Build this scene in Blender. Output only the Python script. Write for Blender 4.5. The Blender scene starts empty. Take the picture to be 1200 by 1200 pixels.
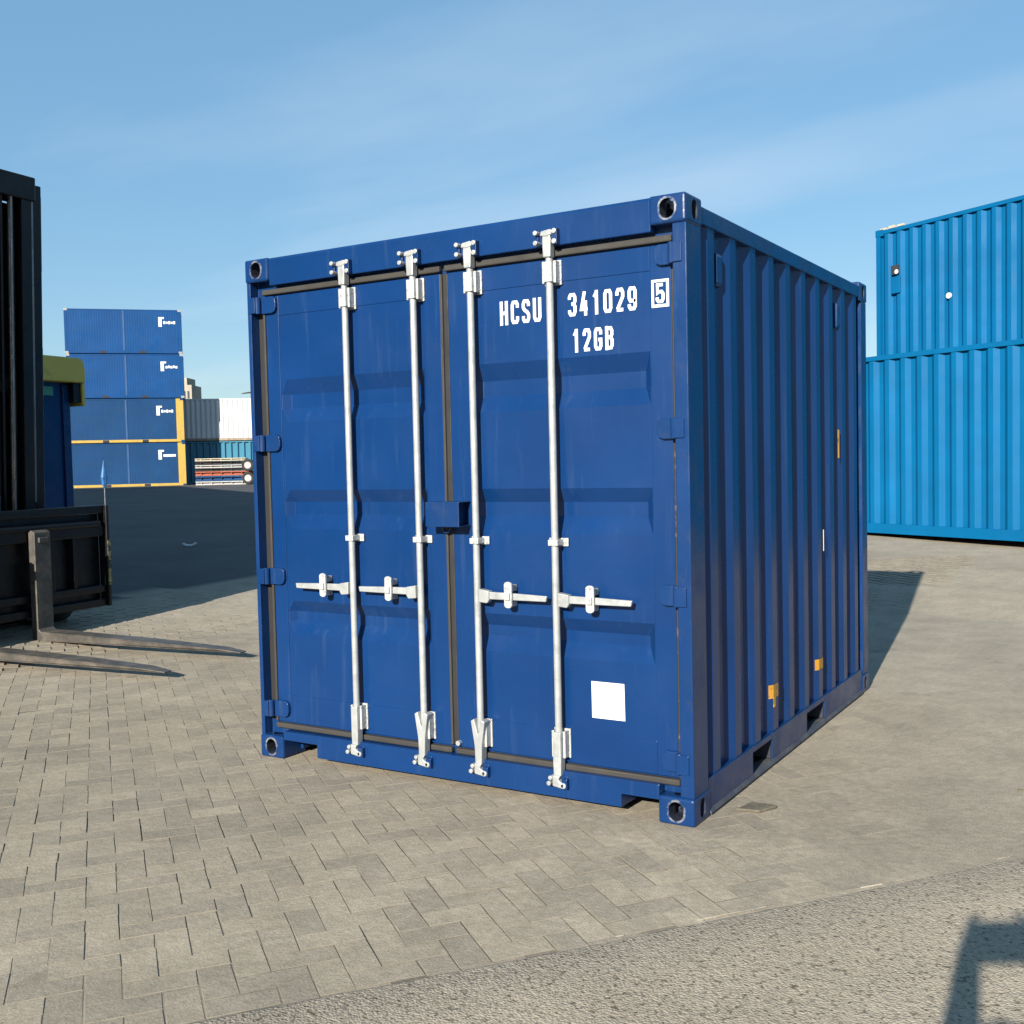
import bpy, bmesh, math, random
import numpy as np
from mathutils import Vector, Matrix, noise as mnoise

random.seed(7)
rng = np.random.default_rng(7)
scene = bpy.context.scene
C = scene.collection
R = math.radians

# ------------------------------------------------------------------ camera
CAM = np.array([1.67253692, -4.11097594, 1.53093764])
YAW, PITCH, ROLL, FPX = -0.549751424, -0.0479935565, -0.0226584730, 1267.75921
cf = np.array([math.sin(YAW)*math.cos(PITCH), math.cos(YAW)*math.cos(PITCH), math.sin(PITCH)])
cr0 = np.array([math.cos(YAW), -math.sin(YAW), 0.0]); cu0 = np.cross(cr0, cf)
cr = cr0*math.cos(ROLL) + cu0*math.sin(ROLL); cu = cu0*math.cos(ROLL) - cr0*math.sin(ROLL)
cam_data = bpy.data.cameras.new('camera'); cam = bpy.data.objects.new('camera', cam_data); C.objects.link(cam)
cam.matrix_world = Matrix(((cr[0], cu[0], -cf[0], CAM[0]), (cr[1], cu[1], -cf[1], CAM[1]), (cr[2], cu[2], -cf[2], CAM[2]), (0, 0, 0, 1)))
cam_data.sensor_width = 36; cam_data.lens = FPX/1200*36
cam_data.clip_start = 0.02; cam_data.clip_end = 3000
scene.camera = cam

# ------------------------------------------------------------------ light
SUN_AZ, SUN_EL = -7.3, 22.5            # heading of the light (from +y, clockwise) and height of the sun
SKY_STRENGTH, SUN_STRENGTH, EXPOSURE = 0.05, 5.0, 1.15
Ld = Vector((math.sin(R(SUN_AZ))*math.cos(R(SUN_EL)), math.cos(R(SUN_AZ))*math.cos(R(SUN_EL)), -math.sin(R(SUN_EL))))
sun_data = bpy.data.lights.new('sun', 'SUN'); sun_data.energy = SUN_STRENGTH; sun_data.angle = R(0.53)
sun_data.color = (1.0, 0.93, 0.82)
sun = bpy.data.objects.new('sun', sun_data); C.objects.link(sun)
sun.rotation_euler = Ld.to_track_quat('-Z', 'Y').to_euler(); sun.location = (0, -20, 20)

world = bpy.data.worlds.new('World'); scene.world = world; world.use_nodes = True
wn, wl = world.node_tree.nodes, world.node_tree.links
bg = wn['Background']
sky = wn.new('ShaderNodeTexSky'); sky.sky_type = 'NISHITA'; sky.sun_disc = False
sky.sun_elevation = R(SUN_EL); sky.sun_rotation = R(180+SUN_AZ)
sky.altitude = 0; sky.air_density = 1.0; sky.dust_density = 0.25; sky.ozone_density = 1.0
tc = wn.new('ShaderNodeTexCoord'); sx = wn.new('ShaderNodeSeparateXYZ'); wl.new(tc.outputs['Generated'], sx.inputs[0])
def wmath(op, a, b=None):
    n = wn.new('ShaderNodeMath'); n.operation = op
    for i, v in enumerate((a, b)):
        if v is None: continue
        if isinstance(v, (int, float)): n.inputs[i].default_value = v
        else: wl.new(v, n.inputs[i])
    return n.outputs[0]
den = wmath('ADD', wmath('MAXIMUM', sx.outputs[2], 0.0), 0.12)
cx = wn.new('ShaderNodeCombineXYZ')
wl.new(wmath('DIVIDE', sx.outputs[0], den), cx.inputs[0]); wl.new(wmath('DIVIDE', sx.outputs[1], den), cx.inputs[1])
mp = wn.new('ShaderNodeMapping'); mp.inputs['Rotation'].default_value = (0, 0, R(-20)); mp.inputs['Scale'].default_value = (0.5, 1.25, 1); mp.inputs['Location'].default_value = (1.35, 0.4, 0)
wl.new(cx.outputs[0], mp.inputs[0])
cn = wn.new('ShaderNodeTexNoise'); cn.inputs['Scale'].default_value = 0.85; cn.inputs['Detail'].default_value = 7; cn.inputs['Roughness'].default_value = 0.5; cn.inputs['Distortion'].default_value = 0.35
wl.new(mp.outputs[0], cn.inputs['Vector'])
crp = wn.new('ShaderNodeValToRGB'); crp.color_ramp.elements[0].position = 0.50; crp.color_ramp.elements[0].color = (0, 0, 0, 1)
crp.color_ramp.elements[1].position = 0.74; crp.color_ramp.elements[1].color = (0.34, 0.34, 0.34, 1)
wl.new(cn.outputs['Fac'], crp.inputs[0])
cmx = wn.new('ShaderNodeMixRGB'); cmx.inputs[2].default_value = (7.2, 8.0, 9.0, 1)
hs = wn.new('ShaderNodeHueSaturation'); hs.inputs['Saturation'].default_value = 1.20; hs.inputs['Hue'].default_value = 0.499; hs.inputs['Value'].default_value = 1.12
wl.new(sky.outputs[0], hs.inputs['Color'])
veil = wn.new('ShaderNodeMixRGB'); veil.inputs[0].default_value = 0.50; veil.inputs[2].default_value = (2.35, 4.9, 7.6, 1)   # thin even haze over the whole sky
wl.new(hs.outputs[0], veil.inputs[1])
wl.new(crp.outputs[0], cmx.inputs[0]); wl.new(veil.outputs[0], cmx.inputs[1])
wl.new(cmx.outputs[0], bg.inputs['Color']); bg.inputs['Strength'].default_value = SKY_STRENGTH

vs = scene.view_settings
vs.view_transform = 'Standard'; vs.look = 'None'; vs.exposure = EXPOSURE; vs.gamma = 1; vs.use_curve_mapping = False
scene.render.resolution_x = scene.render.resolution_y = 1024

# ------------------------------------------------------------------ helpers
def zg(x, y):
    r = math.hypot(x+1, y-1.5)
    return 0.55*(1-math.exp(-max(0.0, r-5)/7))

def pixray(px, py): return cf + cr*(px-600)/FPX - cu*(py-600)/FPX
def at_depth(px, py, d): return Vector(CAM + d*pixray(px, py))

class MB:
    def __init__(s): s.v = []; s.f = []; s.m = []
    def add(s, verts, faces, mi=0):
        o = len(s.v); s.v += [tuple(v) for v in verts]; s.f += [tuple(i+o for i in f) for f in faces]; s.m += [mi]*len(faces)
        return s
    def box(s, x0, x1, y0, y1, z0, z1, mi=0):
        v = [(x, y, z) for z in (z0, z1) for y in (y0, y1) for x in (x0, x1)]
        return s.add(v, [(0, 2, 3, 1), (4, 5, 7, 6), (0, 1, 5, 4), (2, 6, 7, 3), (0, 4, 6, 2), (1, 3, 7, 5)], mi)
    def prism(s, pts, axis, a, b, mi=0):
        """pts: 2-D outline, extruded along axis from a to b. axis 'x': pts=(y,z); 'y': pts=(x,z); 'z': pts=(x,y)"""
        def mk(p, t): return {'x': (t, p[0], p[1]), 'y': (p[0], t, p[1]), 'z': (p[0], p[1], t)}[axis]
        n = len(pts); v = [mk(p, a) for p in pts] + [mk(p, b) for p in pts]
        return s.add(v, [tuple(range(n-1, -1, -1)), tuple(range(n, 2*n))] + [(i, (i+1) % n, n+(i+1) % n, n+i) for i in range(n)], mi)
    def tube(s, p0, p1, r0, r1=None, n=12, mi=0, cap=True):
        r1 = r0 if r1 is None else r1
        p0, p1 = Vector(p0), Vector(p1); d = (p1-p0).normalized()
        a = d.orthogonal().normalized(); b = d.cross(a)
        v = [p0+(a*math.cos(2*math.pi*i/n)+b*math.sin(2*math.pi*i/n))*r0 for i in range(n)] + [p1+(a*math.cos(2*math.pi*i/n)+b*math.sin(2*math.pi*i/n))*r1 for i in range(n)]
        f = [(i, (i+1) % n, n+(i+1) % n, n+i) for i in range(n)]
        if cap: f += [tuple(range(n-1, -1, -1)), tuple(range(n, 2*n))]
        return s.add(v, f, mi)
    def path(s, pts, r, n=8, mi=0):
        for a, b in zip(pts[:-1], pts[1:]): s.tube(a, b, r, n=n, mi=mi)
        return s
    def mesh(s, name, mats):
        me = bpy.data.meshes.new(name); me.from_pydata(s.v, [], s.f); me.update()
        for m in (mats if isinstance(mats, (list, tuple)) else [mats]): me.materials.append(m)
        if any(s.m): me.polygons.foreach_set('material_index', s.m)
        bm = bmesh.new(); bm.from_mesh(me); bmesh.ops.recalc_face_normals(bm, faces=bm.faces); bm.to_mesh(me); bm.free()
        return me
    def build(s, name, mats, parent=None, bevel=0, seg=2, smooth=False):
        return link(name, s.mesh(name, mats), parent, bevel, seg, smooth)

def link(name, me, parent=None, bevel=0, seg=2, smooth=False):
    o = bpy.data.objects.new(name, me); C.objects.link(o); o.parent = parent
    if bevel:
        b = o.modifiers.new('bevel', 'BEVEL'); b.width = bevel; b.segments = seg; b.limit_method = 'ANGLE'; b.angle_limit = R(40); b.use_clamp_overlap = True
        b.harden_normals = False
    if smooth:
        me.polygons.foreach_set('use_smooth', [True]*len(me.polygons))
    return o

def tag(o, label=None, cat=None, group=None, kind=None):
    if label: o['label'] = label
    if cat: o['category'] = cat
    if group: o['group'] = group
    if kind: o['kind'] = kind
    return o
def empty(name, loc, rz=0):
    o = bpy.data.objects.new(name, None); C.objects.link(o); o.location = loc; o.rotation_euler.z = rz; o.empty_display_size = 0.2
    return o
def recentre(root, c):
    c = Vector(c); root.location = c
    for ch in list(root.children): ch.location = ch.location - c

# ------------------------------------------------------------------ materials
def mat(name, col, rough=0.5, metal=0.0, var=0.12, vscale=3.0, bump=0.0, bscale=40.0, streak=None, dirt=None, dscale=5.0, dthr=(0.58, 0.72), rvar=0.12, spec=0.5, coat=0.0, bdist=0.004):
    m = bpy.data.materials.new(name); m.use_nodes = True
    nt = m.node_tree; N, L = nt.nodes, nt.links; P = N['Principled BSDF']
    P.inputs['Roughness'].default_value = rough; P.inputs['Metallic'].default_value = metal
    P.inputs['Specular IOR Level'].default_value = spec; P.inputs['Coat Weight'].default_value = coat; P.inputs['Coat Roughness'].default_value = 0.12
    tcx = N.new('ShaderNodeTexCoord'); co = tcx.outputs['Object']
    n1 = N.new('ShaderNodeTexNoise'); n1.inputs['Scale'].default_value = vscale; n1.inputs['Detail'].default_value = 6; n1.inputs['Roughness'].default_value = 0.6
    L.new(co, n1.inputs['Vector'])
    r1 = N.new('ShaderNodeValToRGB'); r1.color_ramp.elements[0].position = 0.3; r1.color_ramp.elements[1].position = 0.7
    r1.color_ramp.elements[0].color = tuple(c*(1-var) for c in col)+(1,); r1.color_ramp.elements[1].color = tuple(min(1, c*(1+var)) for c in col)+(1,)
    L.new(n1.outputs['Fac'], r1.inputs[0]); out = r1.outputs[0]
    if dirt:
        n2 = N.new('ShaderNodeTexNoise'); n2.inputs['Scale'].default_value = dscale; n2.inputs['Detail'].default_value = 9; n2.inputs['Roughness'].default_value = 0.68
        L.new(co, n2.inputs['Vector'])
        r2 = N.new('ShaderNodeValToRGB'); r2.color_ramp.elements[0].position = dthr[0]; r2.color_ramp.elements[1].position = dthr[1]
        r2.color_ramp.elements[1].color = (dirt[3] if len(dirt) > 3 else 0.8,)*3+(1,)
        L.new(n2.outputs['Fac'], r2.inputs[0])
        mx = N.new('ShaderNodeMixRGB'); mx.inputs[2].default_value = tuple(dirt[:3])+(1,)
        L.new(r2.outputs[0], mx.inputs[0]); L.new(out, mx.inputs[1]); out = mx.outputs[0]
    if streak:
        ms = N.new('ShaderNodeMapping'); ms.inputs['Scale'].default_value = streak[4]; L.new(co, ms.inputs[0])
        ns = N.new('ShaderNodeTexNoise'); ns.inputs['Scale'].default_value = 1.0; ns.inputs['Detail'].default_value = 8; ns.inputs['Roughness'].default_value = 0.7; L.new(ms.outputs[0], ns.inputs['Vector'])
        rs = N.new('ShaderNodeValToRGB'); rs.color_ramp.elements[0].position = 0.56; rs.color_ramp.elements[1].position = 0.72; rs.color_ramp.elements[1].color = (streak[3],)*3+(1,); L.new(ns.outputs['Fac'], rs.inputs[0])
        mz = N.new('ShaderNodeMixRGB'); mz.inputs[2].default_value = tuple(streak[:3])+(1,); L.new(rs.outputs[0], mz.inputs[0]); L.new(out, mz.inputs[1]); out = mz.outputs[0]
    L.new(out, P.inputs['Base Color'])
    rr = N.new('ShaderNodeMapRange'); rr.inputs['From Min'].default_value = 0.3; rr.inputs['From Max'].default_value = 0.7
    rr.inputs['To Min'].default_value = max(0.03, rough-rvar); rr.inputs['To Max'].default_value = min(1, rough+rvar)
    n3 = N.new('ShaderNodeTexNoise'); n3.inputs['Scale'].default_value = vscale*2.3; n3.inputs['Detail'].default_value = 5
    L.new(co, n3.inputs['Vector']); L.new(n3.outputs['Fac'], rr.inputs['Value']); L.new(rr.outputs[0], P.inputs['Roughness'])
    if bump:
        n4 = N.new('ShaderNodeTexNoise'); n4.inputs['Scale'].default_value = bscale; n4.inputs['Detail'].default_value = 4
        L.new(co, n4.inputs['Vector'])
        bp = N.new('ShaderNodeBump'); bp.inputs['Strength'].default_value = bump; bp.inputs['Distance'].default_value = bdist
        L.new(n4.outputs['Fac'], bp.inputs['Height']); L.new(bp.outputs[0], P.inputs['Normal'])
    return m

NAVY = (0.0030, 0.0250, 0.098)
M = {}
M['navy'] = mat('navy_paint', NAVY, 0.27, 0, 0.12, 1.6, 0.32, 4.0, spec=0.30, streak=(0.022, 0.050, 0.125, 0.5, (16, 16, 1.1)), dirt=(0.008, 0.034, 0.112, 0.35), dscale=3.5, dthr=(0.52, 0.8), rvar=0.07, bdist=0.006)
M['navy_frame'] = mat('navy_frame_paint', (0.0042, 0.0260, 0.097), 0.27, 0, 0.15, 2.5, 0.2, 30, spec=0.28, streak=(0.03, 0.05, 0.10, 0.55, (22, 22, 2.0)), dirt=(0.035, 0.045, 0.075, 0.5), dscale=7, dthr=(0.55, 0.78))
M['steel_worn'] = mat('worn_steel', (0.21, 0.22, 0.24), 0.45, 0.3, 0.3, 20, 0.3, 60, dirt=(0.008, 0.03, 0.10, 1.0), dscale=16, dthr=(0.40, 0.54))
M['zinc'] = mat('galvanised_steel', (0.32, 0.335, 0.335), 0.42, 0.3, 0.12, 9, 0.15, 80, dirt=(0.20, 0.21, 0.225, 0.8), dscale=11, dthr=(0.5, 0.72))
M['zinc_label'] = mat('stamped_zinc', (0.36, 0.37, 0.36), 0.5, 0.15, 0.1, 12, 0.5, 120, dirt=(0.16, 0.17, 0.18, 0.8), dscale=40, dthr=(0.55, 0.62))
M['hole'] = mat('casting_inside', (0.006, 0.010, 0.022), 0.7, 0, 0.3, 20, dirt=(0.09, 0.10, 0.12, 0.8), dscale=16, dthr=(0.60, 0.70))
M['rubber'] = mat('grey_rubber', (0.024, 0.022, 0.019), 0.75, 0, 0.2, 4, 0.2, 40, dirt=(0.042, 0.037, 0.029, 0.7), dscale=6)
M['rubber_rust'] = mat('rust_spotted_rubber', (0.014, 0.013, 0.012), 0.75, 0, 0.2, 4, dirt=(0.11, 0.075, 0.045, 0.9), dscale=9, dthr=(0.55, 0.64))
M['rubber_dark'] = mat('black_rubber', (0.008, 0.008, 0.009), 0.7, 0, 0.2, 4)
M['white'] = mat('white_print', (0.55, 0.56, 0.555), 0.5, 0, 0.03, 8)
M['dark_in'] = mat('dark_interior', (0.02, 0.022, 0.03), 0.9, 0, 0.2, 4)
M['dusty'] = mat('dusty_navy_paint', (0.030, 0.036, 0.055), 0.7, 0, 0.3, 6, dirt=(0.075, 0.072, 0.07, 0.8), dscale=5, dthr=(0.45, 0.65))
M['yellow_label'] = mat('yellow_warning_label', (0.40, 0.20, 0.018), 0.5, 0, 0.1, 12, dirt=(0.12, 0.07, 0.02, 0.9), dscale=30, dthr=(0.56, 0.62))
M['wood'] = mat('floor_plywood', (0.10, 0.065, 0.04), 0.8, 0, 0.3, 5)
M['cyan'] = mat('bright_blue_paint', (0.0015, 0.086, 0.208), 0.5, 0, 0.12, 0.9, 0.3, 2.5, spec=0.08, streak=(0.006, 0.085, 0.20, 0.6, (7, 7, 0.5)), dirt=(0.003, 0.070, 0.172, 0.6), dscale=1.6, dthr=(0.5, 0.75), bdist=0.01)
M['blue_yard'] = mat('yard_blue_paint', (0.0040, 0.046, 0.155), 0.5, 0, 0.12, 0.7, spec=0.15, dirt=(0.009, 0.045, 0.115, 0.6), dscale=2, dthr=(0.5, 0.75))
M['blue_yard_dull'] = mat('dull_yard_blue_paint', (0.0050, 0.038, 0.112), 0.6, 0, 0.12, 0.7, spec=0.15, dirt=(0.012, 0.038, 0.078, 0.6), dscale=2, dthr=(0.5, 0.75))
M['seam_blue'] = mat('faded_blue_seam', (0.016, 0.062, 0.165), 0.5, 0, 0.12, 2)
M['yellow'] = mat('yellow_paint', (0.37, 0.245, 0.045), 0.5, 0, 0.12, 3, dirt=(0.22, 0.15, 0.05, 0.7), dscale=4)
M['cream'] = mat('cream_paint', (0.38, 0.34, 0.25), 0.55, 0, 0.1, 3)
M['white_paint'] = mat('white_container_paint', (0.52, 0.52, 0.52), 0.5, 0, 0.06, 1, dirt=(0.36, 0.35, 0.33, 0.4), dscale=2)
M['grey_paint'] = mat('grey_container_paint', (0.065, 0.072, 0.088), 0.55, 0, 0.1, 1)
M['light_blue'] = mat('light_blue_paint', (0.035, 0.16, 0.24), 0.5, 0, 0.1, 1)
M['black_steel'] = mat('black_mast_steel', (0.0035, 0.0036, 0.005), 0.38, 0.0, 0.3, 5, 0.2, 60, spec=0.3, dirt=(0.011, 0.010, 0.010, 0.7), dscale=6)
M['grey_rod'] = mat('greased_steel_rod', (0.16, 0.16, 0.17), 0.35, 0.8, 0.3, 6)
M['fork'] = mat('worn_fork_steel', (0.07, 0.064, 0.057), 0.55, 0.35, 0.35, 7, 0.4, 50, dirt=(0.16, 0.135, 0.108, 0.8), dscale=6, dthr=(0.45, 0.7))
M['worn_yellow'] = mat('chipped_yellow_edge', (0.22, 0.20, 0.08), 0.6, 0.1, 0.2, 20, dirt=(0.02, 0.03, 0.04, 1.0), dscale=26, dthr=(0.46, 0.52))
M['olive'] = mat('olive_yellow_paint', (0.36, 0.32, 0.055), 0.5, 0, 0.12, 3, dirt=(0.12, 0.11, 0.04, 0.7), dscale=3)
M['tyre'] = mat('tyre_rubber', (0.018, 0.018, 0.018), 0.85, 0, 0.3, 10, 0.4, 60)
M['teal'] = mat('teal_sticker', (0.02, 0.22, 0.18), 0.5)
M['pennant'] = mat('blue_lamp_plastic', (0.03, 0.14, 0.36), 0.35, 0, 0.5, 14)
M['rust'] = mat('red_oxide_steel', (0.24, 0.05, 0.018), 0.7, 0, 0.3, 6)
M['tan'] = mat('weathered_timber', (0.25, 0.20, 0.15), 0.8, 0, 0.3, 5)
M['steel_pale'] = mat('pale_steel', (0.27, 0.265, 0.255), 0.5, 0.2, 0.2, 4)
M['concrete'] = mat('tower_concrete', (0.27, 0.245, 0.20), 0.85, 0, 0.2, 0.4)
M['glass'] = mat('dark_window_glass', (0.04, 0.05, 0.06), 0.1)
M['caster_cladding'] = mat('shade_caster_cladding', (0.34, 0.35, 0.36), 0.55, 0, 0.1, 0.5)
M['skin'] = mat('skin', (0.48, 0.28, 0.20), 0.5, 0, 0.05)
M['jacket'] = mat('dark_jacket_cloth', (0.03, 0.04, 0.06), 0.85, 0, 0.2, 8)
M['trousers'] = mat('grey_trouser_cloth', (0.06, 0.06, 0.07), 0.9, 0, 0.2, 8)
M['phone'] = mat('phone_shell', (0.012, 0.012, 0.014), 0.3)
M['plastic'] = mat('pale_plastic', (0.50, 0.49, 0.46), 0.5)
M['chip'] = mat('broken_paver', (0.095, 0.083, 0.06), 0.9, 0, 0.3, 30, 0.6, 60)

def stone_mat(name, base, source, joint=False):
    """weathered concrete: per-piece shade from an attribute or the object, plus stains, grit and fine relief"""
    m = bpy.data.materials.new(name); m.use_nodes = True
    nt = m.node_tree; N, L = nt.nodes, nt.links; P = N['Principled BSDF']; P.inputs['Roughness'].default_value = 0.88; P.inputs['Specular IOR Level'].default_value = 0.25
    geo = N.new('ShaderNodeNewGeometry'); pos = geo.outputs['Position']
    def noise(sc, det=6, ro=0.6):
        n = N.new('ShaderNodeTexNoise'); n.inputs['Scale'].default_value = sc; n.inputs['Detail'].default_value = det; n.inputs['Roughness'].default_value = ro
        L.new(pos, n.inputs['Vector']); return n.outputs['Fac']
    def ramp(fac, p0, c0, p1, c1):
        r = N.new('ShaderNodeValToRGB'); r.color_ramp.elements[0].position = p0; r.color_ramp.elements[1].position = p1
        r.color_ramp.elements[0].color = c0+(1,); r.color_ramp.elements[1].color = c1+(1,); L.new(fac, r.inputs[0]); return r.outputs[0]
    def mul(a, b):
        x = N.new('ShaderNodeMixRGB'); x.blend_type = 'MULTIPLY'; x.inputs[0].default_value = 1; L.new(a, x.inputs[1]); L.new(b, x.inputs[2]); return x.outputs[0]
    big = ramp(noise(0.45, 5), 0.33, tuple(c*0.84 for c in base), 0.68, tuple(c*1.10 for c in base))
    mid = ramp(noise(3.2, 8, 0.7), 0.32, (0.80, 0.80, 0.79), 0.66, (1.08, 1.07, 1.05))
    fine = mul(ramp(noise(150, 3), 0.32, (0.74, 0.73, 0.71), 0.68, (1.16, 1.16, 1.16)), ramp(noise(26, 7, 0.75), 0.34, (0.84, 0.84, 0.83), 0.64, (1.08, 1.08, 1.08)))
    col = mul(mul(big, mid), fine)
    if source == 'object':
        oi = N.new('ShaderNodeObjectInfo'); col = mul(col, ramp(oi.outputs['Random'], 0, (0.84, 0.84, 0.85), 1, (1.08, 1.07, 1.04)))
    elif source == 'attr':
        at = N.new('ShaderNodeAttribute'); at.attribute_name = 'shade'; col = mul(col, ramp(at.outputs['Fac'], 0, (0.84, 0.84, 0.85), 1, (1.08, 1.07, 1.04)))
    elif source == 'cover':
        tm = N.new('ShaderNodeAttribute'); tm.attribute_name = 'shade_tint'
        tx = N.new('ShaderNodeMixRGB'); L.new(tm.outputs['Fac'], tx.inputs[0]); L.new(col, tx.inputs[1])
        L.new(mul(ramp(noise(0.7, 6), 0.3, (0.055, 0.055, 0.058), 0.7, (0.085, 0.084, 0.084)), fine), tx.inputs[2]); col = tx.outputs[0]  # near-black mix that paints deeper shade into the ground colour
        at = N.new('ShaderNodeAttribute'); at.attribute_name = 'cover'
        mx = N.new('ShaderNodeMixRGB'); mx.inputs[1].default_value = (0.135, 0.115, 0.088, 1); L.new(at.outputs['Fac'], mx.inputs[0]); L.new(col, mx.inputs[2]); col = mx.outputs[0]
    L.new(col, P.inputs['Base Color'])
    h = N.new('ShaderNodeMath'); h.operation = 'ADD'; L.new(noise(95, 5, 0.7), h.inputs[0])
    h2 = N.new('ShaderNodeMath'); h2.operation = 'MULTIPLY'; h2.inputs[1].default_value = 1.6; L.new(noise(28, 4), h2.inputs[0]); L.new(h2.outputs[0], h.inputs[1])
    bp = N.new('ShaderNodeBump'); bp.inputs['Strength'].default_value = 0.42; bp.inputs['Distance'].default_value = 0.004
    L.new(h.outputs[0], bp.inputs['Height']); L.new(bp.outputs[0], P.inputs['Normal'])
    return m
PAVE = (0.312, 0.276, 0.222)
M['paver'] = stone_mat('paver_concrete', PAVE, 'object')
M['paver_side'] = mat('grimy_paver_side', (0.180, 0.158, 0.124), 0.95, 0, 0.3, 12, spec=0.1)
M['paver_attr'] = stone_mat('paver_concrete_field', PAVE, 'attr')
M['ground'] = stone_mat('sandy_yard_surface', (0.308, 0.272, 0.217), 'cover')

def asphalt_mat():
    m = bpy.data.materials.new('coarse_weathered_asphalt'); m.use_nodes = True
    nt = m.node_tree; N, L = nt.nodes, nt.links; P = N['Principled BSDF']; P.inputs['Roughness'].default_value = 0.9; P.inputs['Specular IOR Level'].default_value = 0.25
    geo = N.new('ShaderNodeNewGeometry'); pos = geo.outputs['Position']
    def noise(sc, det=6, ro=0.6):
        n = N.new('ShaderNodeTexNoise'); n.inputs['Scale'].default_value = sc; n.inputs['Detail'].default_value = det; n.inputs['Roughness'].default_value = ro
        L.new(pos, n.inputs['Vector']); return n.outputs['Fac']
    def ramp(fac, p0, c0, p1, c1):
        r = N.new('ShaderNodeValToRGB'); r.color_ramp.elements[0].position = p0; r.color_ramp.elements[1].position = p1
        r.color_ramp.elements[0].color = c0+(1,); r.color_ramp.elements[1].color = c1+(1,); L.new(fac, r.inputs[0]); return r.outputs[0]
    def mul(a, b):
        x = N.new('ShaderNodeMixRGB'); x.blend_type = 'MULTIPLY'; x.inputs[0].default_value = 1; L.new(a, x.inputs[1]); L.new(b, x.inputs[2]); return x.outputs[0]
    vor = N.new('ShaderNodeTexVoronoi'); vor.inputs['Scale'].default_value = 120; L.new(pos, vor.inputs['Vector'])
    vc = N.new('ShaderNodeSeparateColor'); L.new(vor.outputs['Color'], vc.inputs[0])
    col = mul(ramp(noise(1.1, 6), 0.3, (0.272, 0.237, 0.184), 0.7, (0.358, 0.312, 0.244)), ramp(vc.outputs[0], 0, (0.80, 0.79, 0.78), 1, (1.12, 1.11, 1.10)))
    pits = ramp(noise(58, 4, 0.6), 0.33, (0.36, 0.34, 0.31), 0.44, (1.0, 1.0, 1.0))
    col = mul(col, pits)
    L.new(col, P.inputs['Base Color'])
    a = N.new('ShaderNodeMath'); a.operation = 'MULTIPLY'; a.inputs[1].default_value = -0.8; L.new(vor.outputs['Distance'], a.inputs[0])
    b = N.new('ShaderNodeMath'); b.operation = 'ADD'; L.new(a.outputs[0], b.inputs[0]); L.new(pits, b.inputs[1])
    c = N.new('ShaderNodeMath'); c.operation = 'ADD'; L.new(b.outputs[0], c.inputs[0]); L.new(noise(30, 4), c.inputs[1])
    bp = N.new('ShaderNodeBump'); bp.inputs['Strength'].default_value = 0.6; bp.inputs['Distance'].default_value = 0.006
    L.new(c.outputs[0], bp.inputs['Height']); L.new(bp.outputs[0], P.inputs['Normal'])
    return m
M['asphalt'] = asphalt_mat()

# ------------------------------------------------------------------ ground
AZJ = R(-52.5)                                   # run of the paving joints
ea = np.array([math.sin(AZJ), math.cos(AZJ)])    # away from the asphalt edge
eb = np.array([-ea[1], ea[0]])*-1                # along the asphalt edge
EDGE = np.array([-0.30, -1.66]) @ ea             # where the paving starts, measured along ea
def to_xy(a, b): return ea*a + eb*b

def axis_coords(lo, hi, step, far):
    mid = list(np.arange(lo, hi+1e-6, step)); g, s, x = [], step, hi
    while x < far: s *= 1.22; x += s; g.append(x)
    g2, s, x = [], step, lo
    while x > -far: s *= 1.22; x -= s; g2.append(x)
    return g2[::-1] + mid + g
def sand_level(x, y):
    n = mnoise.noise(Vector((x*1.3, y*1.3, 3.1)))*0.6 + mnoise.noise(Vector((x*6, y*6, 8.3)))*0.4
    right = min(1, max(0, (x + 0.25*y - 0.05 + 0.25*n)/0.9))
    dep = (x-CAM[0])*cf[0] + (y-CAM[1])*cf[1]
    far = min(1, max(0, (dep-8.5)/4.2))
    return -0.0021 + 0.0013*n + right*(0.0036 + 0.002*n)*(1-far) + far*(0.0085 + 0.002*n)
xs = axis_coords(-7.0, 4.6, 0.06, 900); ys = axis_coords(-3.4, 7.0, 0.06, 900)
gv, gc, gt = [], [], []
for y in ys:
    for x in xs:
        near = -8 < x < 5.5 and -4 < y < 8
        sl = sand_level(x, y) if near else -0.004
        nn = 0.5+0.9*mnoise.noise(Vector((x*0.8, y*0.8, 11.0)))+0.5*mnoise.noise(Vector((x*4, y*4, 2.0)))
        shade_edge = -7.85 - 0.02*y + 0.25*mnoise.noise(Vector((x*0.9, y*0.9, 1.0)))
        gt.append(1.0 if x < shade_edge and y > -30 else 0.0)  # far-left yard, where the shade is painted darker
        gv.append((x, y, zg(x, y) + sl)); gc.append(1.0 if (not near or sl > -0.0012) else min(0.85, max(0.0, nn-0.15)))
nx = len(xs)
gf = [(j*nx+i, j*nx+i+1, (j+1)*nx+i+1, (j+1)*nx+i) for j in range(len(ys)-1) for i in range(nx-1)]
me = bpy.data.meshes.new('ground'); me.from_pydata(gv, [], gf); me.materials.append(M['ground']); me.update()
at = me.attributes.new('cover', 'FLOAT', 'POINT'); at.data.foreach_set('value', gc)
at = me.attributes.new('shade_tint', 'FLOAT', 'POINT'); at.data.foreach_set('value', gt)
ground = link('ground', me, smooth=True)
tag(ground, kind='structure')

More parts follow.
